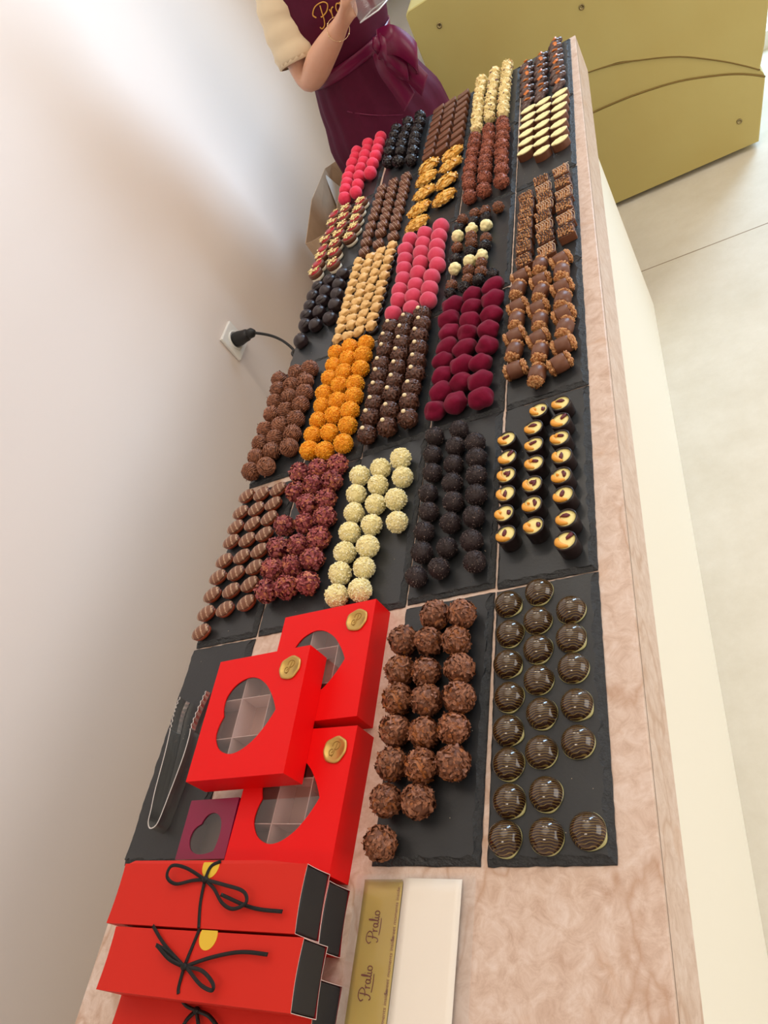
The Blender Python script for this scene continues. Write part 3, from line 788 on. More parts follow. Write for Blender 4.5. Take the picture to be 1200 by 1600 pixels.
def heart_box(loc, rz, label):
    r = empty('gift_box', loc, rz); tag(r, label, 'gift box', 'red gift boxes with heart windows')
    window_box(r, .0715, .0760, .0340, red, heart(.0, -.001, .083, .094), redin, seal=(.048, .050), cells=((-.022, .022), (-.026, .0225)))
    return r
heart_box((.2705, .2235, ZB), 0.0, 'red heart-window gift box behind the other two, under the white coconut balls')
heart_box((.2715, .0625, ZB), -0.03, 'red heart-window gift box in front, next to the small burgundy box')
heart_box((.2125, .1505, ZB + .0342), 0.01, 'topmost red heart-window gift box, lying across the other two')
r = empty('gift_box', (.1605, .0325, ZB), 0.01); tag(r, 'small burgundy gift box with grey heart window beside the tongs slate', 'gift box')
window_box(r, .0372, .0325, .0345, mat('burgundy_card', (132, 10, 62), rough=0.35), heart(.0035, -.0095, .043, .047, -math.pi / 4), mat('grey_tissue', (150, 136, 130), rough=0.8))

# ------------------------------------------------------------------ long red boxes tied with black ribbon
coral = mat('coral_red_card', (206, 38, 24), rough=0.6, spec=0.25)
blackcard = mat('black_card', (32, 31, 33), rough=0.6)
redpaper = mat('dark_red_card', (150, 18, 24), rough=0.6)
whiteedge = mat('white_card_edge', (225, 205, 195), rough=0.7)
rib = mat('black_satin_ribbon', (14, 13, 13), rough=0.45, spec=0.3)
sticker = mat('gold_sticker', (232, 190, 52), rough=0.4, metal=0.25)
def long_box(label, x0, x1, y0, y1, z0, h, paths, stick=None, flap=False):
    o = Vector(((x0 + x1) / 2, (y0 + y1) / 2, z0)); r = empty('ribbon_box', o); tag(r, label, 'box', 'long red boxes with black ends')
    hx, hy, t = (x1 - x0) / 2, (y1 - y0) / 2, .0005
    # sleeve: a tube whose open ends are cut in a shallow curve
    V, F = [], []; nx = 14; prof = [(-hy, 0), (hy, 0), (hy, h), (-hy, h)]; n = 24
    def ringpts(sx, inset):
        out = []
        per_ = [(-hy + inset + (2 * hy - 2 * inset) * k / 6, inset) for k in range(6)] + [(hy - inset, inset + (h - 2 * inset) * k / 6) for k in range(6)] + [(hy - inset - (2 * hy - 2 * inset) * k / 6, h - inset) for k in range(6)] + [(-hy + inset, h - inset - (h - 2 * inset) * k / 6) for k in range(6)]
        for (y, z) in per_:
            u = abs(y) / hy; w = abs(z - h / 2) / (h / 2)
            out.append(Vector((sx * (hx - .0016 * (1 - min(1, u) ** 2) * (w > .9) - .0016 * (1 - min(1, w) ** 2) * (u > .9)), y, z)))
        return out
    A, B, Ci, Di = ringpts(-1, 0), ringpts(1, 0), ringpts(1, t), ringpts(-1, t)
    V = A + B + Ci + Di
    for j, (p, q) in enumerate(((0, 1), (1, 2), (2, 3), (3, 0))):
        for k in range(n): F.append((p * n + k, p * n + (k + 1) % n, q * n + (k + 1) % n, q * n + k))
    fm = [1 if i // n in (1, 3) else (2 if i // n == 2 else 0) for i in range(len(F))]
    link_mesh('sleeve', mesh('sleeve', V, F, [coral, whiteedge, redpaper], fm, smooth=False), r)
    box('inner_tray', -hx + .004, hx - .0012, -hy + .0010, hy - .0010, .0010, h - .0010, blackcard, r, bev=.0016)
    if flap:
        V = [Vector((-hx + .006, hy, h)), Vector((-hx + .012, hy + .0036, h - .002)), Vector((hx - .05, hy + .0036, h - .002)), Vector((hx - .01, hy, h)), Vector((-hx + .006, hy, h - .012)), Vector((hx - .01, hy, h - .012))]
        link_mesh('tuck_flap', mesh('tuck_flap', V, [(0, 3, 2, 1), (1, 2, 5, 4), (0, 1, 4), (3, 5, 2)], coral, smooth=False), r)
    if stick:
        V, F = [], []; p = onz(*stick, z0 + h - ZT) - o
        prof = [(.0001, 0), (.0118, 0), (.0118, .0005), (.0001, .0005)]
        lathe(V, F, prof, 28); V = [Vector((v.x * .95, v.y, v.z + h)) + Vector((p.x, p.y, 0)) for v in V]
        V = [Vector((v.x, min(v.y, hy + .0012), v.z)) for v in V]
        link_mesh('gold_sticker', mesh('gold_sticker', V, F, sticker, smooth=False), r)
    if paths:
        V, F = [], []
        for pts, lift, w in paths:
            P = []
            for i, q in enumerate(pts):
                l = lift[i] if isinstance(lift, (list, tuple)) else lift
                P.append(onz(q[0], q[1], z0 + h - ZT + l) - o)
            P = catmull(P, 6)
            ws = []
            for i, p in enumerate(P):
                d = P[min(i + 1, len(P) - 1)] - P[max(i - 1, 0)]
                s = d.cross(Vector((0, 0, 1))); s = s.normalized() * w if s.length > 1e-9 else Vector((w, 0, 0))
                ws.append(s + Vector((0, 0, w * .12)))
            ribbon(V, F, P, ws, .0003)
        kx, ky = paths[0][0][0]
        kp = onz(kx, ky, z0 + h - ZT + .003) - o
        add_ico(V, F, 2, lambda v: kp + Vector((v.x * .0042, v.y * .0036, v.z * .0026)))
        link_mesh('ribbon_bow', mesh('ribbon_bow', V, F, rib), r)
    return r
def z8(*pp): return [(100 + a / 2.609, 1250 + b / 2.609) for a, b in pp]
HB = .037; l1 = [.003, .008, .010, .008, .004, .003, .003]
P1 = [(z8((575, 325), (500, 278), (440, 268), (420, 312), (455, 342), (525, 328), (575, 325)), l1, .0017),
      (z8((575, 325), (650, 345), (730, 372), (742, 418), (690, 444), (645, 420), (610, 360), (575, 325)), [.003, .006, .009, .009, .006, .005, .004, .003], .0017),
      (z8((640, 385), (735, 428), (800, 446), (890, 455)), [.006, .004, .003, .006], .0017),
      (z8((640, 250), (600, 270), (575, 325), (556, 420), (549, 522)), [.001, .001, .002, .0008, .0008], .0016)]
P2 = [(z8((490, 680), (430, 650), (385, 600), (378, 592), (420, 618), (490, 680)), [.003, .008, .010, .009, .006, .003], .0017),
      (z8((490, 680), (410, 590), (362, 512)), [.003, .003, .002], .0017),
      (z8((490, 680), (560, 695), (605, 745), (602, 776), (555, 752), (505, 690), (490, 680)), [.003, .006, .009, .009, .006, .004, .003], .0017),
      (z8((490, 680), (600, 642), (720, 620), (830, 630)), [.003, .004, .004, .006], .0017),
      (z8((553, 525), (522, 600), (490, 680), (468, 760), (466, 790)), [.0008, .0008, .002, .0008, .0008], .0016)]
Q2 = [(z8((540, 858), (505, 890), (480, 930)), [.003, .005, .004], .0019), (z8((540, 858), (545, 895), (550, 935)), [.003, .005, .004], .0019), (z8((540, 858), (590, 880), (630, 930)), [.003, .007, .006], .0019), (z8((540, 858), (500, 840), (478, 815)), [.003, .004, .004], .0016)]
long_box('long red box under the ribboned box touching the small burgundy box', .0935, .3445, -.0790, -.0205, ZB, HB, None)
long_box('long red box with full black ribbon bow, against the small burgundy box', .0925, .3440, -.0730, -.0150, ZB + HB, HB, P1, (330, 1353), flap=True)
long_box('long red box at the very front, under the overhanging ribboned box', .1040, .3520, -.1590, -.1010, ZB, HB, Q2)
long_box('long red box with single-loop ribbon and long tail, in front of its twin', .1090, .3550, -.1310, -.0755, ZB + HB, HB, P2, (326, 1463))

# ------------------------------------------------------------------ steel serving tongs on the slate
V, F = [], []; Rt = random.Random(2)
left = [(.0415, .085), (.038, .128), (.0345, .155), (.0325, .168), (.030, .185), (.0295, .198), (.0315, .211)]
right = [(.0685, .070), (.0735, .12), (.0735, .149), (.0715, .165), (.073, .182), (.076, .200), (.079, .214)]
path = [(x, y) for x, y in left[::-1]] + [(.0455, .060), (.0475, .046), (.0535, .0385), (.061, .0395), (.0655, .047)] + right
P = catmull([(x, y, 0) for x, y in path], 9); K = len(P); hw = .0195
for i, p in enumerate(P):
    dist = min(i, K - 1 - i) / 9.0
    tipz = dist < 3.3
    tooth = (.0008 if i % 4 < 2 else -.0008) if tipz and dist > 0.15 else 0
    h1 = hw * (.62 + .38 * min(1, max(0, dist - 3.0) / 1.2)) if False else hw
    a = P[max(i - 1, 0)]; b = P[min(i + 1, K - 1)]; nrm = (b - a).cross(Vector((0, 0, 1))).normalized() * .0008
    cup = Vector((0, 0, 0))
    for z, e in ((.0003 - 0, 0), (hw * .33, .0016), (hw * .67, .0016), (hw, 0)):
        inw = (Vector((.054, p.y, 0)) - p); inw = inw.normalized() * (-e if tipz else -e * .25) if inw.length > 1e-6 else Vector()
        zt = z + (tooth if z == hw else 0) + (-tooth if z < .001 and tipz else 0)
        V.append(p + inw + Vector((0, 0, max(zt, .0002))) + nrm); V.append(p + inw + Vector((0, 0, max(zt, .0002))) - nrm)
for i in range(K - 1):
    b0, b1 = i * 8, (i + 1) * 8
    for j in range(3):
        F.append((b0 + 2 * j, b1 + 2 * j, b1 + 2 * j + 2, b0 + 2 * j + 2)); F.append((b0 + 2 * j + 1, b0 + 2 * j + 3, b1 + 2 * j + 3, b1 + 2 * j + 1))
    F.append((b0, b0 + 1, b1 + 1, b1)); F.append((b0 + 6, b1 + 6, b1 + 7, b0 + 7))
for b0 in (0, (K - 1) * 8): F.append(tuple(b0 + k for k in (0, 2, 4, 6, 7, 5, 3, 1)))
to = link_mesh('serving_tongs', mesh('serving_tongs', V, F, M['steel'], smooth=False), None, (0, 0, ZT)); tag(to, 'stainless steel serving tongs with toothed tips on the slate beside the red boxes', 'tongs')

# ------------------------------------------------------------------ cellophane bags with gold strips
film = clear_mat('cellophane', gloss=0.05, rough=0.10, milky=0.04)
goldfoil = mat('gold_foil_print', (196, 168, 84), rough=0.42, metal=0.2, noise_scale=12, rgb2=(176, 146, 64))
milk = mat('white_card', (246, 236, 222), rough=0.5)
ink = mat('rust_ink', (112, 40, 18), rough=0.6)
def sheet(name, x0, x1, y0, y1, z0, z1, m, parent, wob=0.0006, seed=0):
    V, F = [], []; nx, ny = 8, 22
    for j in range(ny + 1):
        for i in range(nx + 1):
            x = x0 + (x1 - x0) * i / nx; y = y0 + (y1 - y0) * j / ny
            V.append(Vector((x, y, z1 + wob * noise.noise(Vector((x * 30, y * 22, seed))))))
    for j in range(ny):
        for i in range(nx): a = j * (nx + 1) + i; F.append((a, a + 1, a + nx + 2, a + nx + 1))
    o = link_mesh(name, mesh(name, V, F, m), parent)
    if m is film: return o
    sd = o.modifiers.new('thickness', 'SOLIDIFY'); sd.thickness = z1 - z0; sd.offset = -1
    return o
def text_mesh(name, body, size, m, parent, loc, rz):
    cu = bpy.data.curves.new(name, 'FONT'); cu.body = body; cu.size = size; cu.extrude = .00004; cu.shear = 0.1
    o = bpy.data.objects.new(name, cu); COL.objects.link(o)
    dg = bpy.context.evaluated_depsgraph_get(); me = bpy.data.meshes.new_from_object(o.evaluated_get(dg), depsgraph=dg)
    bpy.data.objects.remove(o); me.name = name; me.materials.clear(); me.materials.append(m)
    q = link_mesh(name, me, parent, loc); q.rotation_euler = (0, 0, rz); return q
for k, (dx, dy, rz, nm) in enumerate(((-.004, .004, .012, 'bottom cellophane bag of the pile beside the ribboned boxes'), (-.0015, .002, .0, 'middle cellophane bag of the pile, gold strip peeking out beyond the top one'), (0, 0, -.012, 'topmost clear cellophane bag with printed gold strip and white card on the bare marble'))):
    r = empty('cellophane_bag', (.415 + dx, -.012 + dy, ZB + .0003 + k * .0022), rz); tag(r, nm, 'bag', 'cellophane bags in a pile')
    sheet('gold_strip', -.0505, -.0075, -.26, -.002, .0005, .0009, goldfoil, r, .0003, k)
    if k == 2: sheet('white_card', -.0065, .055, -.26, .002, .0004, .0010, milk, r, .0002, k)
    g_ = bpy.data.objects[[o.name for o in r.children if o.name.startswith('gold_strip')][0]]
    sheet('clear_film', -.060, .070, -.275, .003, .0016, .0018, film, r, .0004, k + 5)
    if k == 2:
        for yy in (-.050, -.095, -.140, -.185):
            V, F = script(lambda u, v: Vector((-.0285 - v, yy + u, .00135)), .0105, .00045, 4, squash=(Vector((0, 0, 1)), .4))
            link_mesh('printed_name', mesh('printed_name', V, F, ink), g_)
        for q in range(6):
            text_mesh('printed_line', 'Sweet moments inside.', .0050, ink, g_, (-.0095, -.052 - q * .0415, .0014), math.pi / 2)
# ------------------------------------------------------------------ chocolates: one builder per kind, meshes shared between copies
milkc = (116, 72, 50)
M['milk'] = mat('milk_chocolate', (118, 72, 48), rough=0.42, rand=0.06, noise_scale=120, rgb2=(104, 62, 40))
M['milk_flake'] = mat('milk_chocolate_shavings', (162, 104, 72), rough=0.5, rand=0.10, noise_scale=260, rgb2=(112, 66, 44), thresh=(.40, .60))  # darker mottle puts shade between the shavings into the colour
M['flake_base'] = mat('truffle_core', (110, 66, 44), rough=0.6)
M['nutty'] = mat('praline_orange', (158, 92, 44), rough=0.55, rand=0.1)
M['dark'] = mat('dark_chocolate', (34, 21, 20), rough=0.36, rand=0.12)
M['dark_soft'] = mat('dark_chocolate_satin', (44, 30, 31), rough=0.4, rand=0.08, bump=0.04, bump_scale=300)
M['crumb_dark'] = mat('cocoa_crumbs', (42, 27, 27), rough=0.6, rand=0.1)
M['crumb_dark2'] = mat('cocoa_crumbs_light', (136, 116, 108), rough=0.5)
M['coco'] = mat('coconut_cream', (246, 232, 172), rough=0.6, rand=0.03)
M['coco2'] = mat('coconut_light', (252, 244, 206), rough=0.6)
M['orange'] = mat('orange_crumb', (244, 160, 16), rough=0.6, rand=0.04)
M['orange2'] = mat('orange_crumb_light', (252, 186, 40), rough=0.55)
M['pet1'] = mat('petal_purple', (122, 42, 50), rough=0.6, rand=0.12)
M['pet2'] = mat('petal_caramel', (192, 114, 80), rough=0.55, rand=0.1)
M['pet3'] = mat('petal_mauve', (168, 84, 84), rough=0.6, rand=0.1)
M['rose'] = mat('rose_pink_powder', (206, 48, 82), rough=0.85, sheen=0.3, noise_scale=130, rgb2=(216, 72, 100), bump=0.25, bump_scale=900, rand=0.05)
M['hot'] = mat('hot_pink_powder', (226, 26, 66), rough=0.8, sheen=0.2, noise_scale=150, rgb2=(238, 60, 92), bump=0.3, bump_scale=800, rand=0.05)
M['burgp'] = mat('burgundy_powder', (104, 2, 36), rough=0.9, sheen=0.08, spec=0.2, noise_scale=110, rgb2=(126, 8, 50), bump=0.3, bump_scale=900, rand=0.08)
M['copper'] = mat('copper_cocoa', (160, 88, 62), rough=0.55, rand=0.06)
M['copper2'] = mat('copper_cocoa_dark', (96, 46, 30), rough=0.65)
M['beige'] = mat('popcorn_cream', (238, 214, 150), rough=0.55, rand=0.04)
M['beige2'] = mat('popcorn_toasted', (206, 164, 108), rough=0.6)
M['beige3'] = mat('popcorn_dark', (124, 92, 84), rough=0.6)
M['hazel'] = mat('hazelnut_cream', (226, 176, 106), rough=0.4, rand=0.05, noise_scale=90, rgb2=(238, 196, 130))
M['pearl'] = mat('white_pearl', (244, 222, 176), rough=0.35)
M['caramel'] = mat('caramel_flakes', (232, 168, 62), rough=0.38, rand=0.05)
M['caramel2'] = mat('caramel_flakes_light', (242, 196, 104), rough=0.35)
M['drizzle'] = mat('white_drizzle', (224, 196, 170), rough=0.45)
M['bardriz'] = mat('pale_bar_drizzle', (206, 178, 148), rough=0.45)
M['whitec'] = mat('white_chocolate', (238, 226, 200), rough=0.45)
M['redtop'] = mat('red_glaze', (176, 16, 34), rough=0.3)
M['creamfl'] = mat('cream_shavings', (240, 218, 150), rough=0.5)
M['jelly'] = mat('caramel_layer', (150, 62, 26), rough=0.3, coat=0.3)
M['yellow'] = mat('pale_yellow_chocolate', (246, 234, 172), rough=0.4, noise_scale=160, rgb2=(196, 160, 100), thresh=(.60, .72))
M['cashew'] = mat('cashew_nut', (240, 168, 62), rough=0.45, rand=0.05)
M['ganache'] = mat('cream_filling', (250, 232, 152), rough=0.4)
M['cran'] = mat('dried_cranberry', (96, 12, 28), rough=0.35)
M['walnut'] = mat('walnut', (166, 98, 48), rough=0.5, noise_scale=330, rgb2=(226, 172, 114), rand=0.06, thresh=(.40, .60))
M['peel'] = mat('candied_orange_peel', (214, 120, 44), rough=0.35)
M['almond'] = mat('chocolate_almond', (92, 68, 62), rough=0.25, rand=0.1)
M['dome'] = stripes('striped_dome', (52, 30, 20), (128, 106, 56), 140, 0.11, 'Y', 3.6, rough=0.16, coat=0.5, dscale=1.0)
M['domefoot'] = mat('white_chocolate_foot', (176, 170, 116), rough=0.35)
M['oval'] = stripes('striped_oval', (124, 78, 54), (196, 162, 132), 36, 0.09, 'X', 1.6, rough=0.35, dscale=30)
def R_(k): return random.Random(k)
def done(name, V, F, mats, fm=None, smooth=True, z=None):
    if fm is not None and len(fm) < len(F): fm = [0] * (len(F) - len(fm)) + fm
    return mesh(name, V, F, mats, fm, smooth)

def v_dome(s):
    V, F = [], []; r, h = .0163, .0158
    prof = [(r, .0012)] + [(r * math.cos(a) * (1 - .02 * math.sin(2 * a)), .0012 + (h - .0012) * math.sin(a)) for a in [math.pi / 2 * k / 12 for k in range(12)]] + [(.0003, h)]
    lathe(V, F, prof, 40)
    V2, F2 = [], []; R = R_(s); n = 40; a0 = R.uniform(-1.5, -.2)
    for z in (0, .0009, .0016):
        for k in range(n):
            a = 2 * math.pi * k / n; d = (a - a0 + math.pi) % (2 * math.pi) - math.pi
            rr = .0164 + .0003 * math.sin(3 * a + s) + (.0008 + .0007 * (s % 3)) * math.exp(-(d / .38) ** 2) * (.9 if s % 4 else .4) - (.0004 if z == .0016 else 0)
            V2.append(Vector((rr * math.cos(a), rr * math.sin(a), z)))
    for j in range(2):
        for k in range(n): F2.append((j * n + k, j * n + (k + 1) % n, (j + 1) * n + (k + 1) % n, (j + 1) * n + k))
    F2.append(tuple(range(n))[::-1]); F2.append(tuple(range(2 * n, 3 * n)))
    return done('striped_dome', V, F, M['dome']), [('white_foot', done('white_foot', V2, F2, M['domefoot']))]
def v_flaky(s):
    V, F, fm = [], [], []; R = R_(s + 40)
    ball_pts(V, F, .0155, 4, .10, 4, s); n0 = len(F)
    flakes(V, F, fm, R, .0163, 230, .0092, .0040, .35, (1,) * 14 + (2,) if s % 3 else (1, 1, 1, 1, 2), .8)
    V = shift_up(V, -.0008); fm = [2 if s % 3 == 0 and R.random() < .4 else 0 for _ in range(n0)] + fm
    return done('flaky_truffle', V, F, [M['flake_base'], M['milk_flake'], M['nutty']], fm, smooth=True), []
def crumby(name, s, r, size, n, mats, mi, amp=.06, core=.93, zmin=-.8, fr=4):
    V, F, fm = [], [], []; R = R_(s + 90)
    ball_pts(V, F, r * core, 3, amp, fr, s); n0 = len(F)
    nubs(V, F, fm, R, r * .95, n, size, mi, zmin=zmin)
    V = shift_up(V, -.0006)
    return done(name, V, F, mats, [0] * n0 + fm, smooth=False), []
def v_coco(s): return crumby('coconut_ball', s, .0155, .0019, 420, [M['coco'], M['coco2']], (0, 0, 1))
def v_crumbdark(s): return crumby('dark_crumb_ball', s, .0146, .00085, 620, [M['crumb_dark'], M['crumb_dark2']], (0, 0, 0, 0, 0, 0, 0, 0, 1), amp=.03)
def v_orange(s): return crumby('orange_crumb_ball', s, .0160, .0018, 420, [M['orange'], M['orange2']], (0, 1, 0), amp=.10, fr=2)
def v_copper(s): return crumby('copper_ball', s, .0149, .0021, 300, [M['copper'], M['copper2']], (0, 0, 1), amp=.05)
def v_beige(s): return crumby('popcorn_ball', s, .0140, .0032, 34, [M['beige'], M['beige2'], M['beige3']], (0, 0, 0, 1, 0, 2) if s % 2 else (0, 0, 0, 0, 1), amp=.3, fr=2.2)
def v_black(s):
    V, F, fm = [], [], []; R = R_(s)
    ball_pts(V, F, .0138, 4, .30, 3.2, s, ridged=True); n0 = len(F)
    flakes(V, F, fm, R, .0145, 60, .008, .003, 1, (0,), 1)
    return done('black_truffle', shift_up(V, -.0006), F, M['dark'], None), []
def v_purple(s):
    V, F, fm = [], [], []; R = R_(s + 7)
    ball_pts(V, F, .0138, 3, .2, 2.5, s); n0 = len(F)
    flakes(V, F, fm, R, .0156, 330, .0074, .0042, 1.1, (0, 1, 2, 2), .9)
    return done('petal_cluster', shift_up(V, -.0008), F, [M['pet1'], M['pet2'], M['pet3']], [0] * n0 + fm, smooth=False), []
def v_rose(s):
    V, F = [], []; ball_pts(V, F, .0165, 4, .05, 1.3, s); return done('rose_pink_ball', shift_up(V, -.0004), F, M['rose']), []
def v_hot(s):
    V, F = [], []; ball_pts(V, F, .0162, 3, .07, 1.8, s); return done('hot_pink_ball', shift_up(V, -.0004), F, M['hot']), []
def v_burg(s):
    V, F = [], []; R = R_(s); ball_pts(V, F, .0160, 4, .22, 1.15, s, scale=(R.uniform(1.10, 1.30), R.uniform(.92, 1.06), .94)); return done('burgundy_truffle', shift_up(V, -.0010), F, M['burgp']), []
def v_pearl(s):
    V, F, fm = [], [], []; R = R_(s + 3)
    ball_pts(V, F, .0148, 4, .28, 4.0, s, ridged=True); flakes(V, F, fm, R, .0150, 130, .010, .0028, .8, (0,), .8, zmin=-.6)
    V = shift_up(V, -.0006); top = max(v.z for v in V)
    V2, F2 = [], []; add_ico(V2, F2, 2, lambda v: Vector((.0008 + v.x * .0037, .0004 + v.y * .0037, top - .0011 + v.z * .0033)))
    return done('pearl_truffle', V, F, mat_pearlbody), [('white_pearl', done('white_pearl', V2, F2, M['pearl']))]
mat_pearlbody = mat('dark_milk_chocolate', (108, 66, 48), rough=0.42, rand=0.08, noise_scale=260, rgb2=(74, 44, 32), thresh=(.40, .60))  # dark patches paint shade into the gaps between ridges
def v_milkball(s):
    V, F, fm = [], [], []; R = R_(s + 11)
    ball_pts(V, F, .0146, 4, .30, 5.5, s, ridged=True); n0 = len(F)
    flakes(V, F, fm, R, .0151, 150, .008, .0030, 1.2, (0,), .9)
    q = Quaternion(rnd_unit(R), R.uniform(0, 3))
    for k in range(-4, 5):     # drizzled ridges
        z = k * .0031; rr = math.sqrt(max(0, .0157 ** 2 - z * z))
        if rr < .004: continue
        tube(V, F, [q @ Vector((rr * math.cos(a), rr * math.sin(a), z + .0008 * math.sin(5 * a + k))) for a in [math.pi * 2 * j / 26 for j in range(26)]], .0010, 5, closed=True)
    return done('milk_shaving_ball', shift_up(V, -.0006), F, M['milk_flake']), []
def v_hazel(s):
    V, F = [], []; lathe(V, F, [(.0085, 0), (.0115, .0015), (.0122, .006), (.0105, .0085), (.002, .0095)], 20)
    V2, F2 = [], []; R = R_(s)
    def fn(v):
        p = Vector((v.x * .0112, v.y * .0092, v.z * .0078))
        k = 1 + .32 * max(0, abs(v.x) - .55) + .22 * max(0, v.z - .5) * (1.6 if v.y > 0 else .6) + .42 * noise.noise(v * 1.9 + Vector((s * 3.1, 0, 0)))
        p *= k; return p + Vector((0, 0, .0135))
    add_ico(V2, F2, 3, fn)
    return done('hazelnut_cream', V, F, M['dark']), [('cream_top', done('cream_top', V2, F2, M['hazel']))]
def v_drizz(s):
    bm = bmesh.new(); box_bm(bm, -.0125, .0125, -.0118, .0118, 0, .0165, .0045, 3)
    for v in bm.verts: v.co.z *= 1 - .1 * abs(v.co.x) / .0125
    me = from_bm('drizzled_chocolate', bm, M['milk'], True)
    V2, F2 = [], []
    R = R_(s)
    for k in range(2):
        x = -.0035 + k * .0075 + R.uniform(-.001, .001)
        tube(V2, F2, catmull([(x + .004, -.0128, .008), (x + .0028, -.0092, .0158), (x, 0, .0168), (x - .0028, .0092, .0158), (x - .004, .0128, .008)], 4), .0004, 5)
    return me, [('white_drizzle', done('white_drizzle', V2, F2, M['drizzle']))]
def v_lozenge(s):
    bm = bmesh.new(); box_bm(bm, -.0135, .0135, -.0088, .0088, 0, .0145, .0022, 2)
    for v in bm.verts:
        v.co.y += .42 * v.co.x
        if v.co.z > .009: v.co.z += .0035 * (1 - abs(v.co.y - .42 * v.co.x) / .0088)
    return from_bm('brown_lozenge', bm, M['milk'], False), []
def v_oval(s):
    def lens(name, sx, sy, z0, hz, m, pw):
        V, F = [], []
        add_ico(V, F, 3, lambda v: Vector((v.x * sx * (1 - .13 * v.y * v.y), v.y * sy, z0 + v.z * hz)))
        return done(name, V, F, m)
    lo = lens('caramel_base', .0158, .0112, .0060, .0060, M['jelly'], 1)
    V, F = [], []
    add_ico(V, F, 3, lambda v: Vector((v.x * .0166, v.y * .0120, .0105 + (v.z * .0062 if v.z > 0 else v.z * .0022))))
    return done('striped_oval', V, F, M['oval']), [('caramel_base', lo)]
def v_acorn(s):
    V, F = [], []; R = R_(s)
    lathe(V, F, [(.011, 0), (.0148, .004), (.0156, .009), (.0148, .0125), (.0151, .0132), (.0138, .0165), (.0105, .0205), (.006, .0234), (.0002, .0248)], 26)
    V = [Vector((v.x + .06 * v.z * math.sin(s * 2.1), v.y + .1 * v.z * math.cos(s * 1.3), v.z)) for v in V]
    tube(V, F, [Vector((.0125 * math.cos(a), .0125 * math.sin(a) * .9, .0175 + .004 * math.cos(a))) for a in [2 * math.pi * k / 24 for k in range(24)]], .0006, 4, closed=True)
    return done('dark_acorn', V, F, M['dark_soft']), []
def v_redcup(s):
    V, F = [], []; lathe(V, F, [(.0125, .0075), (.0150, .0080), (.0153, .0165), (.0145, .0178), (.001, .0180)], 26)
    V2, F2 = [], []; lathe(V2, F2, [(.0118, 0), (.0138, .0010), (.0146, .0078), (.010, .0080)], 26)
    V3, F3 = [], []; lathe(V3, F3, [(.0122, .0179), (.0122, .0188), (.001, .0190)], 24)
    R = R_(s); V4, F4, fm = [], [], []
    for _ in range(24 if s % 5 else 3):
        p = Vector((R.uniform(-.009, .011), R.uniform(-.010, .009), .0200 + R.uniform(0, .0025)))
        q = Quaternion(rnd_unit(R), R.uniform(0, .5)) @ Quaternion((0, 0, 1), R.uniform(0, 6.3)); b = len(V4)
        l = R.uniform(.0035, .0068)
        for v in _NUB: V4.append(p + q @ Vector((v.x * l, v.y * .0018, v.z * .0013)))
        for f in _NUBF: F4.append(tuple(b + i for i in f))
    parts = [('white_base', done('white_base', V2, F2, M['whitec'])), ('red_glaze', done('red_glaze', V3, F3, M['redtop'])), ('cream_shavings', done('cream_shavings', V4, F4, M['creamfl'], smooth=False))]
    return done('red_top_cup', V, F, M['milk']), parts
def v_bar(s):
    R = R_(s); bm = bmesh.new(); box_bm(bm, -.0140, .0140, -.0156, .0156, 0, .0150, .0012, 2)
    body = from_bm('nut_bar', bm, M['milk'], False)
    V, F, fm = [], [], []
    for _ in range(64):
        p = Vector((R.uniform(-.0122, .0122), R.uniform(-.0138, .0138), .0160 + R.uniform(-.001, .0012))); q = Quaternion(rnd_unit(R), R.uniform(0, 3)); b = len(V); l = R.uniform(.0018, .0034)
        add_ico(V, F, 1, lambda v: p + q @ Vector((v.x * l, v.y * l * .75, v.z * l * .6)))
    V2, F2 = [], []; d2 = s % 3
    for k in range(7):
        x = -.0125 + k * .0042
        pts = [(x + .003 * R.uniform(-1, 1), -.0160, .0155), (x + .004, -.005, .0202), (x + .001, .005, .0202), (x + .005, .0160, .0158)]
        tube(V2, F2, catmull(pts, 3), .00055, 4)
    dz = done('chocolate_drizzle', V2, F2, M['dark'] if d2 else M['bardriz'])
    return body, [('nut_topping', done('nut_topping', V, F, M['walnut'])), ('chocolate_drizzle', dz)]
def v_leaf(s):
    n = 16; out = []
    for k in range(n): t = k / n; out.append((-.0180 + .0360 * t, -.0108 * math.sin(math.pi * t) ** .62))
    for k in range(n): t = k / n; out.append((.0180 - .0360 * t, .0102 * math.sin(math.pi * t) ** .62 * (1 + .07 * math.sin(t * 22))))
    def ext(name, sc_, z0, z1, m, top=0):
        V = [Vector((x * sc_, y * sc_, z0)) for x, y in out] + [Vector((x * sc_, y * sc_, z1 - .0006)) for x, y in out] + [Vector((x * sc_ * .95, y * sc_ * .92, z1)) for x, y in out]
        N_ = len(out); F = [tuple(range(N_))[::-1], tuple(range(2 * N_, 3 * N_))]
        for j in (0, 1):
            for k in range(N_): F.append((j * N_ + k, j * N_ + (k + 1) % N_, (j + 1) * N_ + (k + 1) % N_, (j + 1) * N_ + k))
        return done(name, V, F, m, smooth=False)
    return ext('leaf_chocolate', 1, 0, .0150, M['milk']), [('yellow_top', ext('yellow_top', .985, .0149, .0170, M['yellow']))]
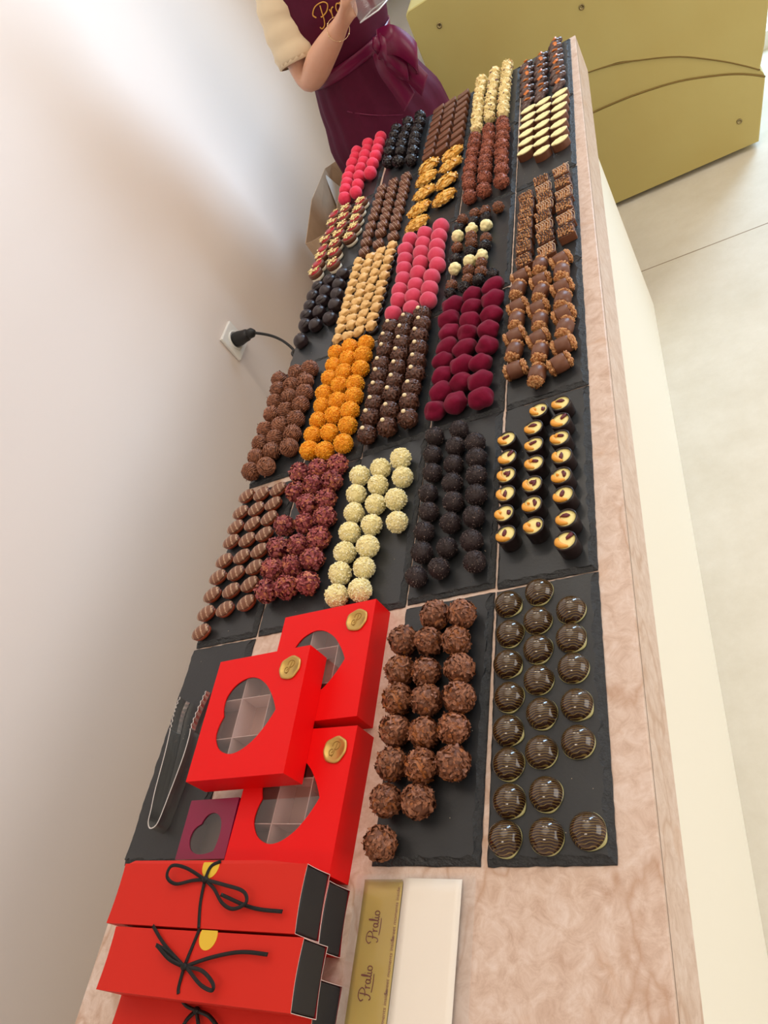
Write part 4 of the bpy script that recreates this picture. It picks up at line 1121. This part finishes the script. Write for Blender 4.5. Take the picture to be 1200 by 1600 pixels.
def v_almond(s):
    V, F = [], []; R = R_(s)
    for k in (-1, 0, 1):
        c = Vector((k * .0058 + R.uniform(-.001, .001), k * .0052 + R.uniform(-.001, .001), .0085 + (.003 if k == 0 else 0))); a = R.uniform(-.25, .25) + .35
        add_ico(V, F, 2, lambda v: c + Matrix.Rotation(a, 3, 'Z') @ Vector((v.x * .0152 * (1 - .2 * v.x), v.y * .0078, v.z * .0078)))
    V = shift_up(V)
    V2, F2 = [], []; q = Quaternion(rnd_unit(R), R.uniform(0, 2))
    add_ico(V2, F2, 1, lambda v: Vector((R.uniform(-.005, .004), R.uniform(-.004, .003), .0190)) + q @ Vector((v.x * .0050, v.y * .0038, v.z * .0032)))
    return done('almond_bite', V, F, M['almond']), [('orange_peel', done('orange_peel', V2, F2, M['peel'], smooth=False))]
def v_cup(s):
    R = R_(s); V, F = [], []; r = .0132
    lathe(V, F, [(r * .94, 0), (r * .97, .0006), (r, .018), (r, .0208), (r - .0014, .0209), (r - .0015, .0182), (.001, .0182)], 30)
    V2, F2 = [], []; lathe(V2, F2, [(r - .0016, .0181), (r - .0015, .0192), (r * .5, .0196), (.0003, .0196)], 28)
    V3, F3 = [], []
    a0 = math.radians(205 + R.uniform(-22, 18)); c = Vector((math.cos(a0) * .0082, math.sin(a0) * .0092, .0212)); ta = a0 + math.pi / 2 + .25
    ln_ = R.uniform(.0075, .0098)
    pts = [c + Vector((math.cos(ta + .18 * t) * t * ln_, math.sin(ta + .18 * t) * t * ln_, .0004 - .0014 * t * t)) - Vector((math.cos(a0), math.sin(a0), 0)) * (.0035 * t * t) for t in (-1, -.6, -.2, .2, .6, 1)]
    tube(V3, F3, catmull(pts, 3), [.0012 + .0026 * math.sin(math.pi * k / 15) for k in range(16)], 8)
    for _ in range(R.choice((0, 0, 1, 1))):
        p = Vector((R.uniform(-.0075, -.003), R.uniform(.002, .0075), .0212)); q = Quaternion(rnd_unit(R), R.uniform(0, 2)); add_ico(V3, F3, 1, lambda v: p + q @ Vector((v.x * .0032, v.y * .0022, v.z * .0018)))
    V4, F4 = [], []
    c0 = Vector((R.uniform(-.002, .006), R.uniform(-.001, .0065), .0205))
    for j_ in range(R.choice((1, 1, 1, 2))):
        p = c0 + Vector((.003 * j_, -.0015 * j_, 0)); q = Quaternion((0, 0, 1), R.uniform(0, 6)); l = R.uniform(.0034, .0058)
        add_ico(V4, F4, 2, lambda v: p + q @ (Vector((v.x * l, v.y * .0026, v.z * .0016)) * (1 + .5 * noise.noise(v * 2.5 + p * 900))))
    return done('cranberry_cup', V, F, M['dark']), [('cream_filling', done('cream_filling', V2, F2, M['ganache'])), ('nut_piece', done('nut_piece', V3, F3, M['cashew'])), ('dried_cranberry', done('dried_cranberry', V4, F4, M['cran']))]
def walnut_half(V, F, c, ax, s, r=.0108):
    R = R_(s); e1 = ax.orthogonal().normalized(); e2 = ax.cross(e1)
    def fn(v):
        w = 1.0 * abs(noise.noise(v * 3.6 + Vector((s * 1.7, 2, 3)))) + .30 * abs(noise.noise(v * 7 + Vector((s, 0, 0))))
        k = 1.30 - w - .25 * math.exp(-(v.x / .16) ** 2)
        return c + (e1 * v.x * r + e2 * v.y * r * .98 + ax * v.z * .0054) * k
    add_ico(V, F, 4, fn)
def v_barrel(s):
    V, F = [], []; r, l = .0124, .0104
    lathe(V, F, [(r * .86, -l), (r * .97, -l * .85), (r * 1.03, 0), (r * .97, l * .85), (r * .86, l)], 26)
    V = [Vector((v.z, v.x, v.y + r * 1.0)) for v in V]
    parts = []
    for sg in (-1, 1):
        V2, F2 = [], []; walnut_half(V2, F2, Vector((sg * (l + .0022), 0, r * 1.0)), Vector((sg, 0, 0)), s * 2 + sg)
        parts.append(('walnut_half', done('walnut_half', V2, F2, M['walnut'])))
    return done('walnut_barrel', V, F, M['milk']), parts
def v_cluster(s):
    R = R_(s); V, F = [], []; add_ico(V, F, 3, lambda v: Vector((v.x * .0270, v.y * .0168, .0060 + v.z * .0060)))
    V2, F2, fm = [], [], []
    add_ico(V2, F2, 3, lambda v: Vector((v.x * .0262, v.y * .0164, .0108 + v.z * .0095 * (1 + .25 * noise.noise(v * 3 + Vector((s, 0, 0))))))); n0 = len(F2)
    flakes(V2, F2, fm, R, 1.0, 120, .50, .36, 1.3, (0, 1), .5, off=Vector((0, 0, .0108)), scale=(.0268, .0170, .0112), zmin=-.35)
    return done('nut_cluster', shift_up(V), F, M['dark']), [('caramel_flakes', done('caramel_flakes', V2, F2, [M['caramel'], M['caramel2']], [0] * n0 + fm, smooth=False))]
def v_mw(s):
    V, F = [], []; R = R_(s); sp = [rnd_unit(R) for _ in range(46)]
    add_ico(V, F, 4, lambda v: v * (.0098 + .0026 * max(0, max(v.dot(p) for p in sp) - .9) / .1))
    return done('white_spiky_ball', shift_up(V, -.0006), F, M['coco']), []
def v_mb(s): return crumby('brown_nut_ball', s, .0110, .0017, 150, [M['milk'], M['milk_flake'], M['nutty']], (0, 1, 1, 2), amp=.1)
def v_md(s): return crumby('dark_nut_ball', s, .0108, .0017, 150, [M['dark'], M['dark']], (0, 1), amp=.1)

# kind: (builder, variants, name, category, look for the label, height at which the picture point was read, collision radius, base angle, angle spread)
KIND = {
 'dome': (v_dome, 6, 'striped_dome', 'chocolate', 'glossy dark gold-striped dome', .008, .0168, .10, .25),
 'flaky': (v_flaky, 7, 'flaky_truffle', 'truffle', 'round brown truffle covered in curled flakes', .0155, .0168, 0, 6),
 'coco': (v_coco, 5, 'coconut_ball', 'truffle', 'creamy white coconut ball', .0150, .0160, 0, 6),
 'crumbdark': (v_crumbdark, 5, 'dark_crumb_ball', 'truffle', 'round dark crumb-coated truffle', .0140, .0148, 0, 6),
 'cup': (v_cup, 9, 'cranberry_cup', 'chocolate', 'dark cup of cream, nut and cranberry', .0200, .0138, 0, .15),
 'barrelx': (v_barrel, 5, 'walnut_barrel', 'chocolate', 'walnut barrel lying crosswise', .0125, .0118, .22, .25),
 'barrely': (v_barrel, 5, 'walnut_barrel', 'chocolate', 'walnut barrel lying lengthwise', .0125, .0118, -1.75, .25),
 'bar': (v_bar, 6, 'nut_bar', 'chocolate', 'nut-topped drizzled chocolate bar', .0165, .0112, .12, .12),
 'leaf': (v_leaf, 1, 'leaf_chocolate', 'chocolate', 'pale yellow-topped leaf-shaped chocolate', .0168, .0088, .30, .06),
 'almond': (v_almond, 5, 'almond_bite', 'chocolate', 'chocolate almond bite with orange peel', .0120, .0100, .25, .2),
 'burg': (v_burg, 7, 'burgundy_truffle', 'truffle', 'velvety burgundy powdered truffle', .0145, .0158, .10, 1.3),
 'copper': (v_copper, 4, 'copper_ball', 'truffle', 'copper brown crumb ball', .0150, .0160, 0, 6),
 'beige': (v_beige, 6, 'popcorn_ball', 'candy', 'cream popcorn-like ball', .0140, .0146, 0, 6),
 'pearl': (v_pearl, 5, 'pearl_truffle', 'truffle', 'brown truffle with one white pearl', .0145, .0152, 0, .5),
 'rose': (v_rose, 4, 'rose_pink_ball', 'truffle', 'dusty rose pink powdered ball', .0160, .0166, 0, 6),
 'cluster': (v_cluster, 5, 'nut_cluster', 'candy', 'golden caramel nut cluster on dark chocolate', .0120, .0130, .45, .15),
 'lozenge': (v_lozenge, 1, 'brown_lozenge', 'chocolate', 'plain brown lozenge-shaped chocolate', .0130, .0100, .05, .05),
 'purple': (v_purple, 6, 'petal_cluster', 'truffle', 'purple and caramel petal-coated ball', .0150, .0160, 0, 6),
 'orange': (v_orange, 5, 'orange_crumb_ball', 'truffle', 'bright orange crumb ball', .0155, .0164, 0, 6),
 'hazel': (v_hazel, 6, 'hazelnut_cream', 'chocolate', 'small caramel hazelnut cream', .0135, .0118, .35, .5),
 'drizz': (v_drizz, 4, 'drizzled_chocolate', 'chocolate', 'milk chocolate with white drizzle', .0120, .0128, .25, .15),
 'black': (v_black, 5, 'black_truffle', 'truffle', 'rough black truffle', .0140, .0146, 0, 6),
 'oval': (v_oval, 1, 'striped_oval', 'chocolate', 'oval striped chocolate on caramel base', .0120, .0128, .42, .18),
 'milkball': (v_milkball, 6, 'milk_shaving_ball', 'truffle', 'ridged milk chocolate ball', .0150, .0158, 0, 6),
 'acorn': (v_acorn, 4, 'dark_acorn', 'chocolate', 'smooth dark acorn-shaped chocolate', .0130, .0156, 0, 3),
 'redcup': (v_redcup, 6, 'red_top_cup', 'chocolate', 'red-topped cup with cream shavings', .0175, .0152, 0, .6),
 'hot': (v_hot, 4, 'hot_pink_ball', 'truffle', 'hot pink powdered ball', .0155, .0162, 0, 6),
 'mw': (v_mw, 3, 'white_spiky_ball', 'candy', 'little white spiky ball', .0105, .0104, 0, 6),
 'mb': (v_mb, 4, 'brown_nut_ball', 'candy', 'little brown nut ball', .0105, .0104, 0, 6),
 'md': (v_md, 4, 'dark_nut_ball', 'candy', 'little dark nut ball', .0100, .0104, 0, 6),
}
# rows of chocolates as picture points: (kind, origin x, origin y, scale, [row by the wall, middle row(s), row by the aisle])
D = []
def add(kind, ox, oy, sc_, *rows): D.append((kind, ox, oy, sc_, rows))
add('dome', 560, 880, 2.857, [(660,172),(668,303),(657,440),(663,587),(657,738),(660,885),(662,1053),(642,1220)], [(797,117),(791,245),(792,373),(795,510),(808,660),(806,832),(826,1020),(828,1210)], [(940,198),(940,320),(950,457),(965,620),(970,787),(1013,1185)])
add('flaky', 560, 880, 2.857, [(207,350),(195,485),(180,612),(167,747),(152,900),(128,1062),(100,1250)], [(343,238),(318,347),(300,487),(310,615),(297,762),(285,910),(268,1065)], [(463,228),(440,350),(452,472),(452,600),(427,740),(428,898)])
add('coco', 280, 680, 3, [(847,190),(828,275),(818,362),(797,455),(775,550),(753,648),(737,753)], [(943,155),(930,232),(918,322),(900,418),(883,520),(865,620),(847,725)], [(1038,110),(1045,195),(1015,300),(1020,405)])
add('crumbdark', 560, 600, 3, [(357,245),(347,332),(345,415),(325,512),(328,598),(307,692),(297,790),(270,902)], [(470,212),(455,292),(445,377),(440,465),(445,553),(430,650),(413,765),(375,862)], [(547,275),(553,347),(553,430),(552,520),(540,622),(530,735),(543,832)])
add('cup', 560, 600, 3, [(695,258),(697,345),(693,428),(690,515),(683,607),(690,705)], [(845,122),(820,205),(822,285),(823,372),(815,470),(813,565),(820,665)], [(948,90),(945,172),(943,253),(953,337),(950,430),(960,520),(973,630),(970,735)])
add('barrelx', 560, 320, 3, [(765,340),(748,482),(735,620),(738,775)], [(855,360),(845,490),(845,630)], [(950,262),(955,390),(962,515),(962,660),(945,745)])
add('barrely', 560, 320, 3, [(748,402),(742,545),(732,690)], [(852,290),(855,415),(852,550),(852,695),(838,800)], [(953,318),(958,450),(968,580)])
add('bar', 740, 240, 5, [(405,335),(410,405),(400,480),(395,555),(390,640),(385,725),(385,830)], [(525,205),(540,270),(555,340),(550,405),(540,485),(545,565),(555,645),(562,750)], [(675,130),(690,215),(698,310),(700,400),(712,500),(715,595)])
add('leaf', 740, 20, 5, [(425,750),(425,808),(412,870),(410,935),(408,1000),(400,1072)], [(540,690),(545,738),(535,803),(530,868),(528,935),(527,1000),(530,1072)], [(670,622),(670,672),(665,732),(660,795),(660,863),(663,925),(670,992)])
add('almond', 740, 20, 5, [(412,405),(422,450),(422,495),(418,545),(420,595),(425,645),(430,695)], [(530,340),(530,383),(528,428),(530,475),(530,530),(535,580),(532,632)], [(640,225),(640,268),(642,312),(648,355),(652,400),(656,448),(662,495),(668,555)])
add('burg', 560, 320, 3, [(440,475),(425,540),(428,605),(415,670),(400,735),(393,805),(388,880),(362,968)], [(537,427),(530,485),(525,548),(515,605),(497,675),(482,755),(482,835),(457,930)], [(630,385),(627,447),(622,518),(610,590),(600,665),(575,745),(567,830),(575,908)])
add('mb', 600, 240, 5, [(615,520),(570,735),(528,1035)], [(710,470),(680,650),(682,705),(660,912),(655,985)], [(793,450),(797,665),(760,855),(757,925),(893,420)])
add('md', 600, 240, 5, [(590,585),(560,825),(510,1095)], [(700,535),(675,770),(630,1050)], [(800,500),(790,720),(740,985),(850,945)])
add('mw', 600, 240, 5, [(578,650),(557,905)], [(688,595),(672,845)], [(800,568),(765,805)])
add('copper', 600, 120, 5, [(710,480),(705,535),(690,600),(680,665),(670,725),(660,790),(665,845),(668,935)], [(820,410),(820,475),(810,540),(800,600),(790,660),(790,715),(785,790),(778,885)], [(920,355),(930,405),(925,470),(920,540),(915,605),(918,660),(915,725),(915,815)])
add('beige', 740, 20, 5, [(65,525),(60,565),(50,615),(42,660),(40,705),(35,755),(30,800),(28,850),(25,900)], [(165,465),(160,510),(155,555),(148,600),(140,650),(135,700),(130,750),(125,815)], [(265,410),(260,455),(255,500),(250,550),(243,600),(240,645),(235,690),(233,735),(230,785)])
add('pearl', 560, 320, 3, [(157,580),(135,638),(130,690),(110,755),(103,808),(92,870),(78,938),(60,1002),(43,1080)], [(230,550),(215,602),(208,655),(197,712),(188,772),(175,835),(160,895),(150,970),(138,1045)], [(300,520),(300,570),(288,617),(285,680),(275,740),(270,800),(252,865),(240,930),(235,1005)])
add('rose', 480, 360, 5, [(805,85),(773,155),(767,240),(760,310),(755,390),(725,475),(730,550),(675,660)], [(922,35),(907,115),(893,190),(887,260),(867,340),(860,430),(835,520),(825,615)], [(1045,-20),(1030,50),(1015,130),(1010,205),(1012,285),(967,365),(940,475),(940,550)])
add('cluster', 480, 170, 4, [(760,355),(745,435),(730,525),(700,625),(685,720)], [], [(910,280),(895,350),(870,450),(855,555)])
add('lozenge', 600, 120, 5, [(428,255),(420,300),(405,350),(395,400),(380,455),(365,510),(355,562),(345,612)], [(520,200),(513,245),(505,290),(495,340),(485,395),(472,450),(460,505),(450,565)], [(620,140),(613,185),(605,235),(598,285),(590,335),(582,390),(572,445),(562,505)])
add('purple', 280, 680, 3, [(570,185),(550,270),(605,330),(495,430),(465,535),(437,635),(415,737)], [(655,160),(630,237),(590,415),(560,520),(528,615),(507,718)], [(745,140),(720,220),(690,300),(688,388),(658,485),(630,585),(605,695)])
add('orange', 400, 500, 5, [(625,255),(607,355),(572,455),(545,570),(515,670),(487,785),(440,895),(415,1020)], [(733,215),(717,305),(690,410),(640,520),(640,635),(603,745),(573,880),(535,1020)], [(858,185),(838,270),(815,380),(775,500),(765,595),(735,710),(715,825),(682,965)])
add('hazel', 480, 360, 5, [(240,850),(260,775),(275,710),(290,655),(308,595),(322,540),(335,480),(355,420),(370,360),(390,300),(402,250)], [(320,825),(342,745),(350,690),(370,625),(390,560),(410,500),(425,440),(440,375),(460,320),(475,262),(500,210)], [(405,790),(422,720),(440,655),(458,590),(478,525),(492,460),(510,395),(530,340),(545,275),(560,220),(572,170)], [(497,750),(510,680),(535,610),(550,545),(568,485),(580,425),(600,360),(612,300),(630,235),(648,180),(662,125)])
add('drizz', 460, 180, 5, [(680,570),(665,620),(645,680),(632,735),(610,790),(590,860),(570,920),(555,985),(540,1060)], [(770,520),(758,570),(745,620),(730,680),(718,735),(705,790),(685,850),(668,910),(650,1000)], [(868,475),(855,525),(848,575),(835,625),(820,680),(808,740),(790,800),(778,860),(765,940)])
add('black', 460, 180, 5, [(800,115),(782,165),(760,225),(745,290),(735,370)], [(890,60),(885,115),(858,175),(845,235),(835,290),(815,370)], [(985,15),(980,68),(960,125),(945,180),(938,230),(928,290),(915,355)])
add('oval', 280, 680, 3, [(312,282),(285,358),(260,428),(240,495),(207,585),(177,662),(150,745),(122,832),(98,920)], [(382,272),(358,342),(340,412),(315,487),(290,565),(262,643),(240,725),(210,812)], [(460,250),(437,318),(418,385),(395,460),(372,538),(350,615),(327,695),(310,782)])
add('milkball', 400, 500, 5, [(190,475),(182,555),(155,650),(133,748),(80,865),(45,975),(10,1080),(-32,1190)], [(285,520),(267,610),(240,715),(195,832),(157,930),(127,1032),(85,1150)], [(425,385),(320,420),(388,485),(383,575),(355,665),(315,780),(290,895),(262,1000)])
add('acorn', 340, 400, 3.75, [(585,180),(555,235),(540,290),(522,345),(508,403),(482,495)], [(655,140),(630,205),(610,260),(590,325),(570,400)], [(730,100),(705,165),(695,225),(685,285),(655,360)])
add('redcup', 470, 220, 7.62, [(395,880),(380,975),(350,1080),(280,1190),(262,1290),(235,1390),(190,1480),(160,1550)], [(530,815),(515,905),(490,1010),(450,1110),(400,1225),(395,1330),(378,1460)], [(715,725),(675,825),(650,930),(622,1035),(572,1150)])
add('hot', 460, 180, 5, [(490,290),(475,335),(455,385),(443,445),(422,493),(415,540),(403,590),(395,655)], [(578,235),(568,278),(555,318),(540,368),(520,422),(510,485),(495,548),(480,605)], [(675,175),(663,222),(650,275),(635,328),(612,385),(595,455)])
ORD = ['nearest-end', 'second', 'third', 'fourth', 'fifth', 'sixth', 'seventh', 'eighth', 'ninth', 'tenth', 'eleventh']
ROWN = {3: ('wall-side row', 'middle row', 'aisle-side row'), 4: ('row next to the wall', 'second row from the wall', 'third row from the wall', 'row next to the aisle')}
SLATE_OF = {'dome': (4,0), 'flaky': (3,0), 'coco': (2,1), 'crumbdark': (3,1), 'cup': (4,1), 'barrelx': (4,2), 'barrely': (4,2), 'bar': (4,3), 'leaf': (4,4), 'almond': (4,5), 'burg': (3,2), 'mb': (3,3), 'md': (3,3), 'mw': (3,3), 'copper': (3,4),
  'beige': (3,5), 'pearl': (2,2), 'rose': (2,3), 'cluster': (2,4), 'lozenge': (2,5), 'purple': (1,1), 'orange': (1,2), 'hazel': (1,3), 'drizz': (1,4), 'black': (1,5), 'oval': (0,1), 'milkball': (0,2), 'acorn': (0,3), 'redcup': (0,4), 'hot': (0,5)}
items = []
for kind, ox, oy, s_, rows in D:
    zc = KIND[kind][5]
    for ri, row in enumerate(rows):
        pts = sorted((onz(ox + x / s_, oy + y / s_, zc) for x, y in row), key=lambda p: p.y)
        for i, p in enumerate(pts): items.append([kind, ri, len(rows), i, p.x, p.y])
# settle: chocolates that would run into each other are nudged apart, and stay on their slate
RADI = [KIND[i[0]][6] for i in items]
for it in range(60):
    for a in range(len(items)):
        ia = items[a]
        for b in range(a + 1, len(items)):
            ib = items[b]
            dy = ib[5] - ia[5]
            if dy > .036 or dy < -.036: continue
            dx = ib[4] - ia[4]
            if dx > .036 or dx < -.036: continue
            need = RADI[a] + RADI[b]
            same = ia[0][:6] == ib[0][:6]
            if same and ia[1] == ib[1] and ia[0] in ('bar', 'leaf', 'lozenge', 'almond'): need = 2 * RADI[a]
            d = math.hypot(dx, dy)
            if d < need and d > 1e-6:
                k = (need - d) * .25 / d
                ia[4] -= dx * k; ia[5] -= dy * k; ib[4] += dx * k; ib[5] += dy * k
    for a, i in enumerate(items):
        c, r = SLATE_OF[i[0]]
        x0, x1 = c * .122 + .004 + RADI[a] * .75, (c + 1) * .122 - .004 - RADI[a] * .75
        i[4] = max(x0, min(x1, i[4]))
GROUP = {}
CACHE = {}
Rj = random.Random(77)
for n_, (kind, ri, nr, i, x, y) in enumerate(items):
    fn, nv, name, cat, look, zc, rc, a0, asp = KIND[kind]
    v = (i * 3 + ri * 2 + n_ % 2) % nv
    key = (fn.__name__, v)
    if key not in CACHE:
        me, parts = fn(v + 1)
        root = bpy.data.objects.new(name, me); COL.objects.link(root)
        kids = []
        for pn, pm in parts:
            k = bpy.data.objects.new(pn, pm); COL.objects.link(k); k.parent = root; kids.append(k)
        CACHE[key] = (root, kids); o = root
    else:
        root, kids = CACHE[key]
        o = root.copy(); COL.objects.link(o)
        for k in kids:
            kk = k.copy(); COL.objects.link(kk); kk.parent = o
    o.location = (x, y, ZT + .0003)
    o.rotation_euler = (0, 0, a0 + Rj.uniform(-asp, asp) * .5)
    if kind in ('redcup', 'lozenge'): o.scale = (1.10, 1.10, 1.08)
    if kind in ('flaky', 'coco', 'orange', 'purple', 'crumbdark', 'rose', 'hot', 'copper', 'mb', 'md'): o.scale = [Rj.uniform(.96, 1.03)] * 3
    rn = ROWN[4 if nr == 4 else 3][ri]
    where = ('at the near end' if i == 0 else ORD[i] + ' from the near end') + ' of the ' + rn
    if kind in ('mb', 'md', 'mw', 'barrelx', 'barrely'): where = ('first' if i == 0 else ORD[i]) + ' such from near end, ' + rn
    o['label'] = look + ', ' + where; o['category'] = cat
    o['group'] = name.replace('_', ' ') + 's on a slate board'
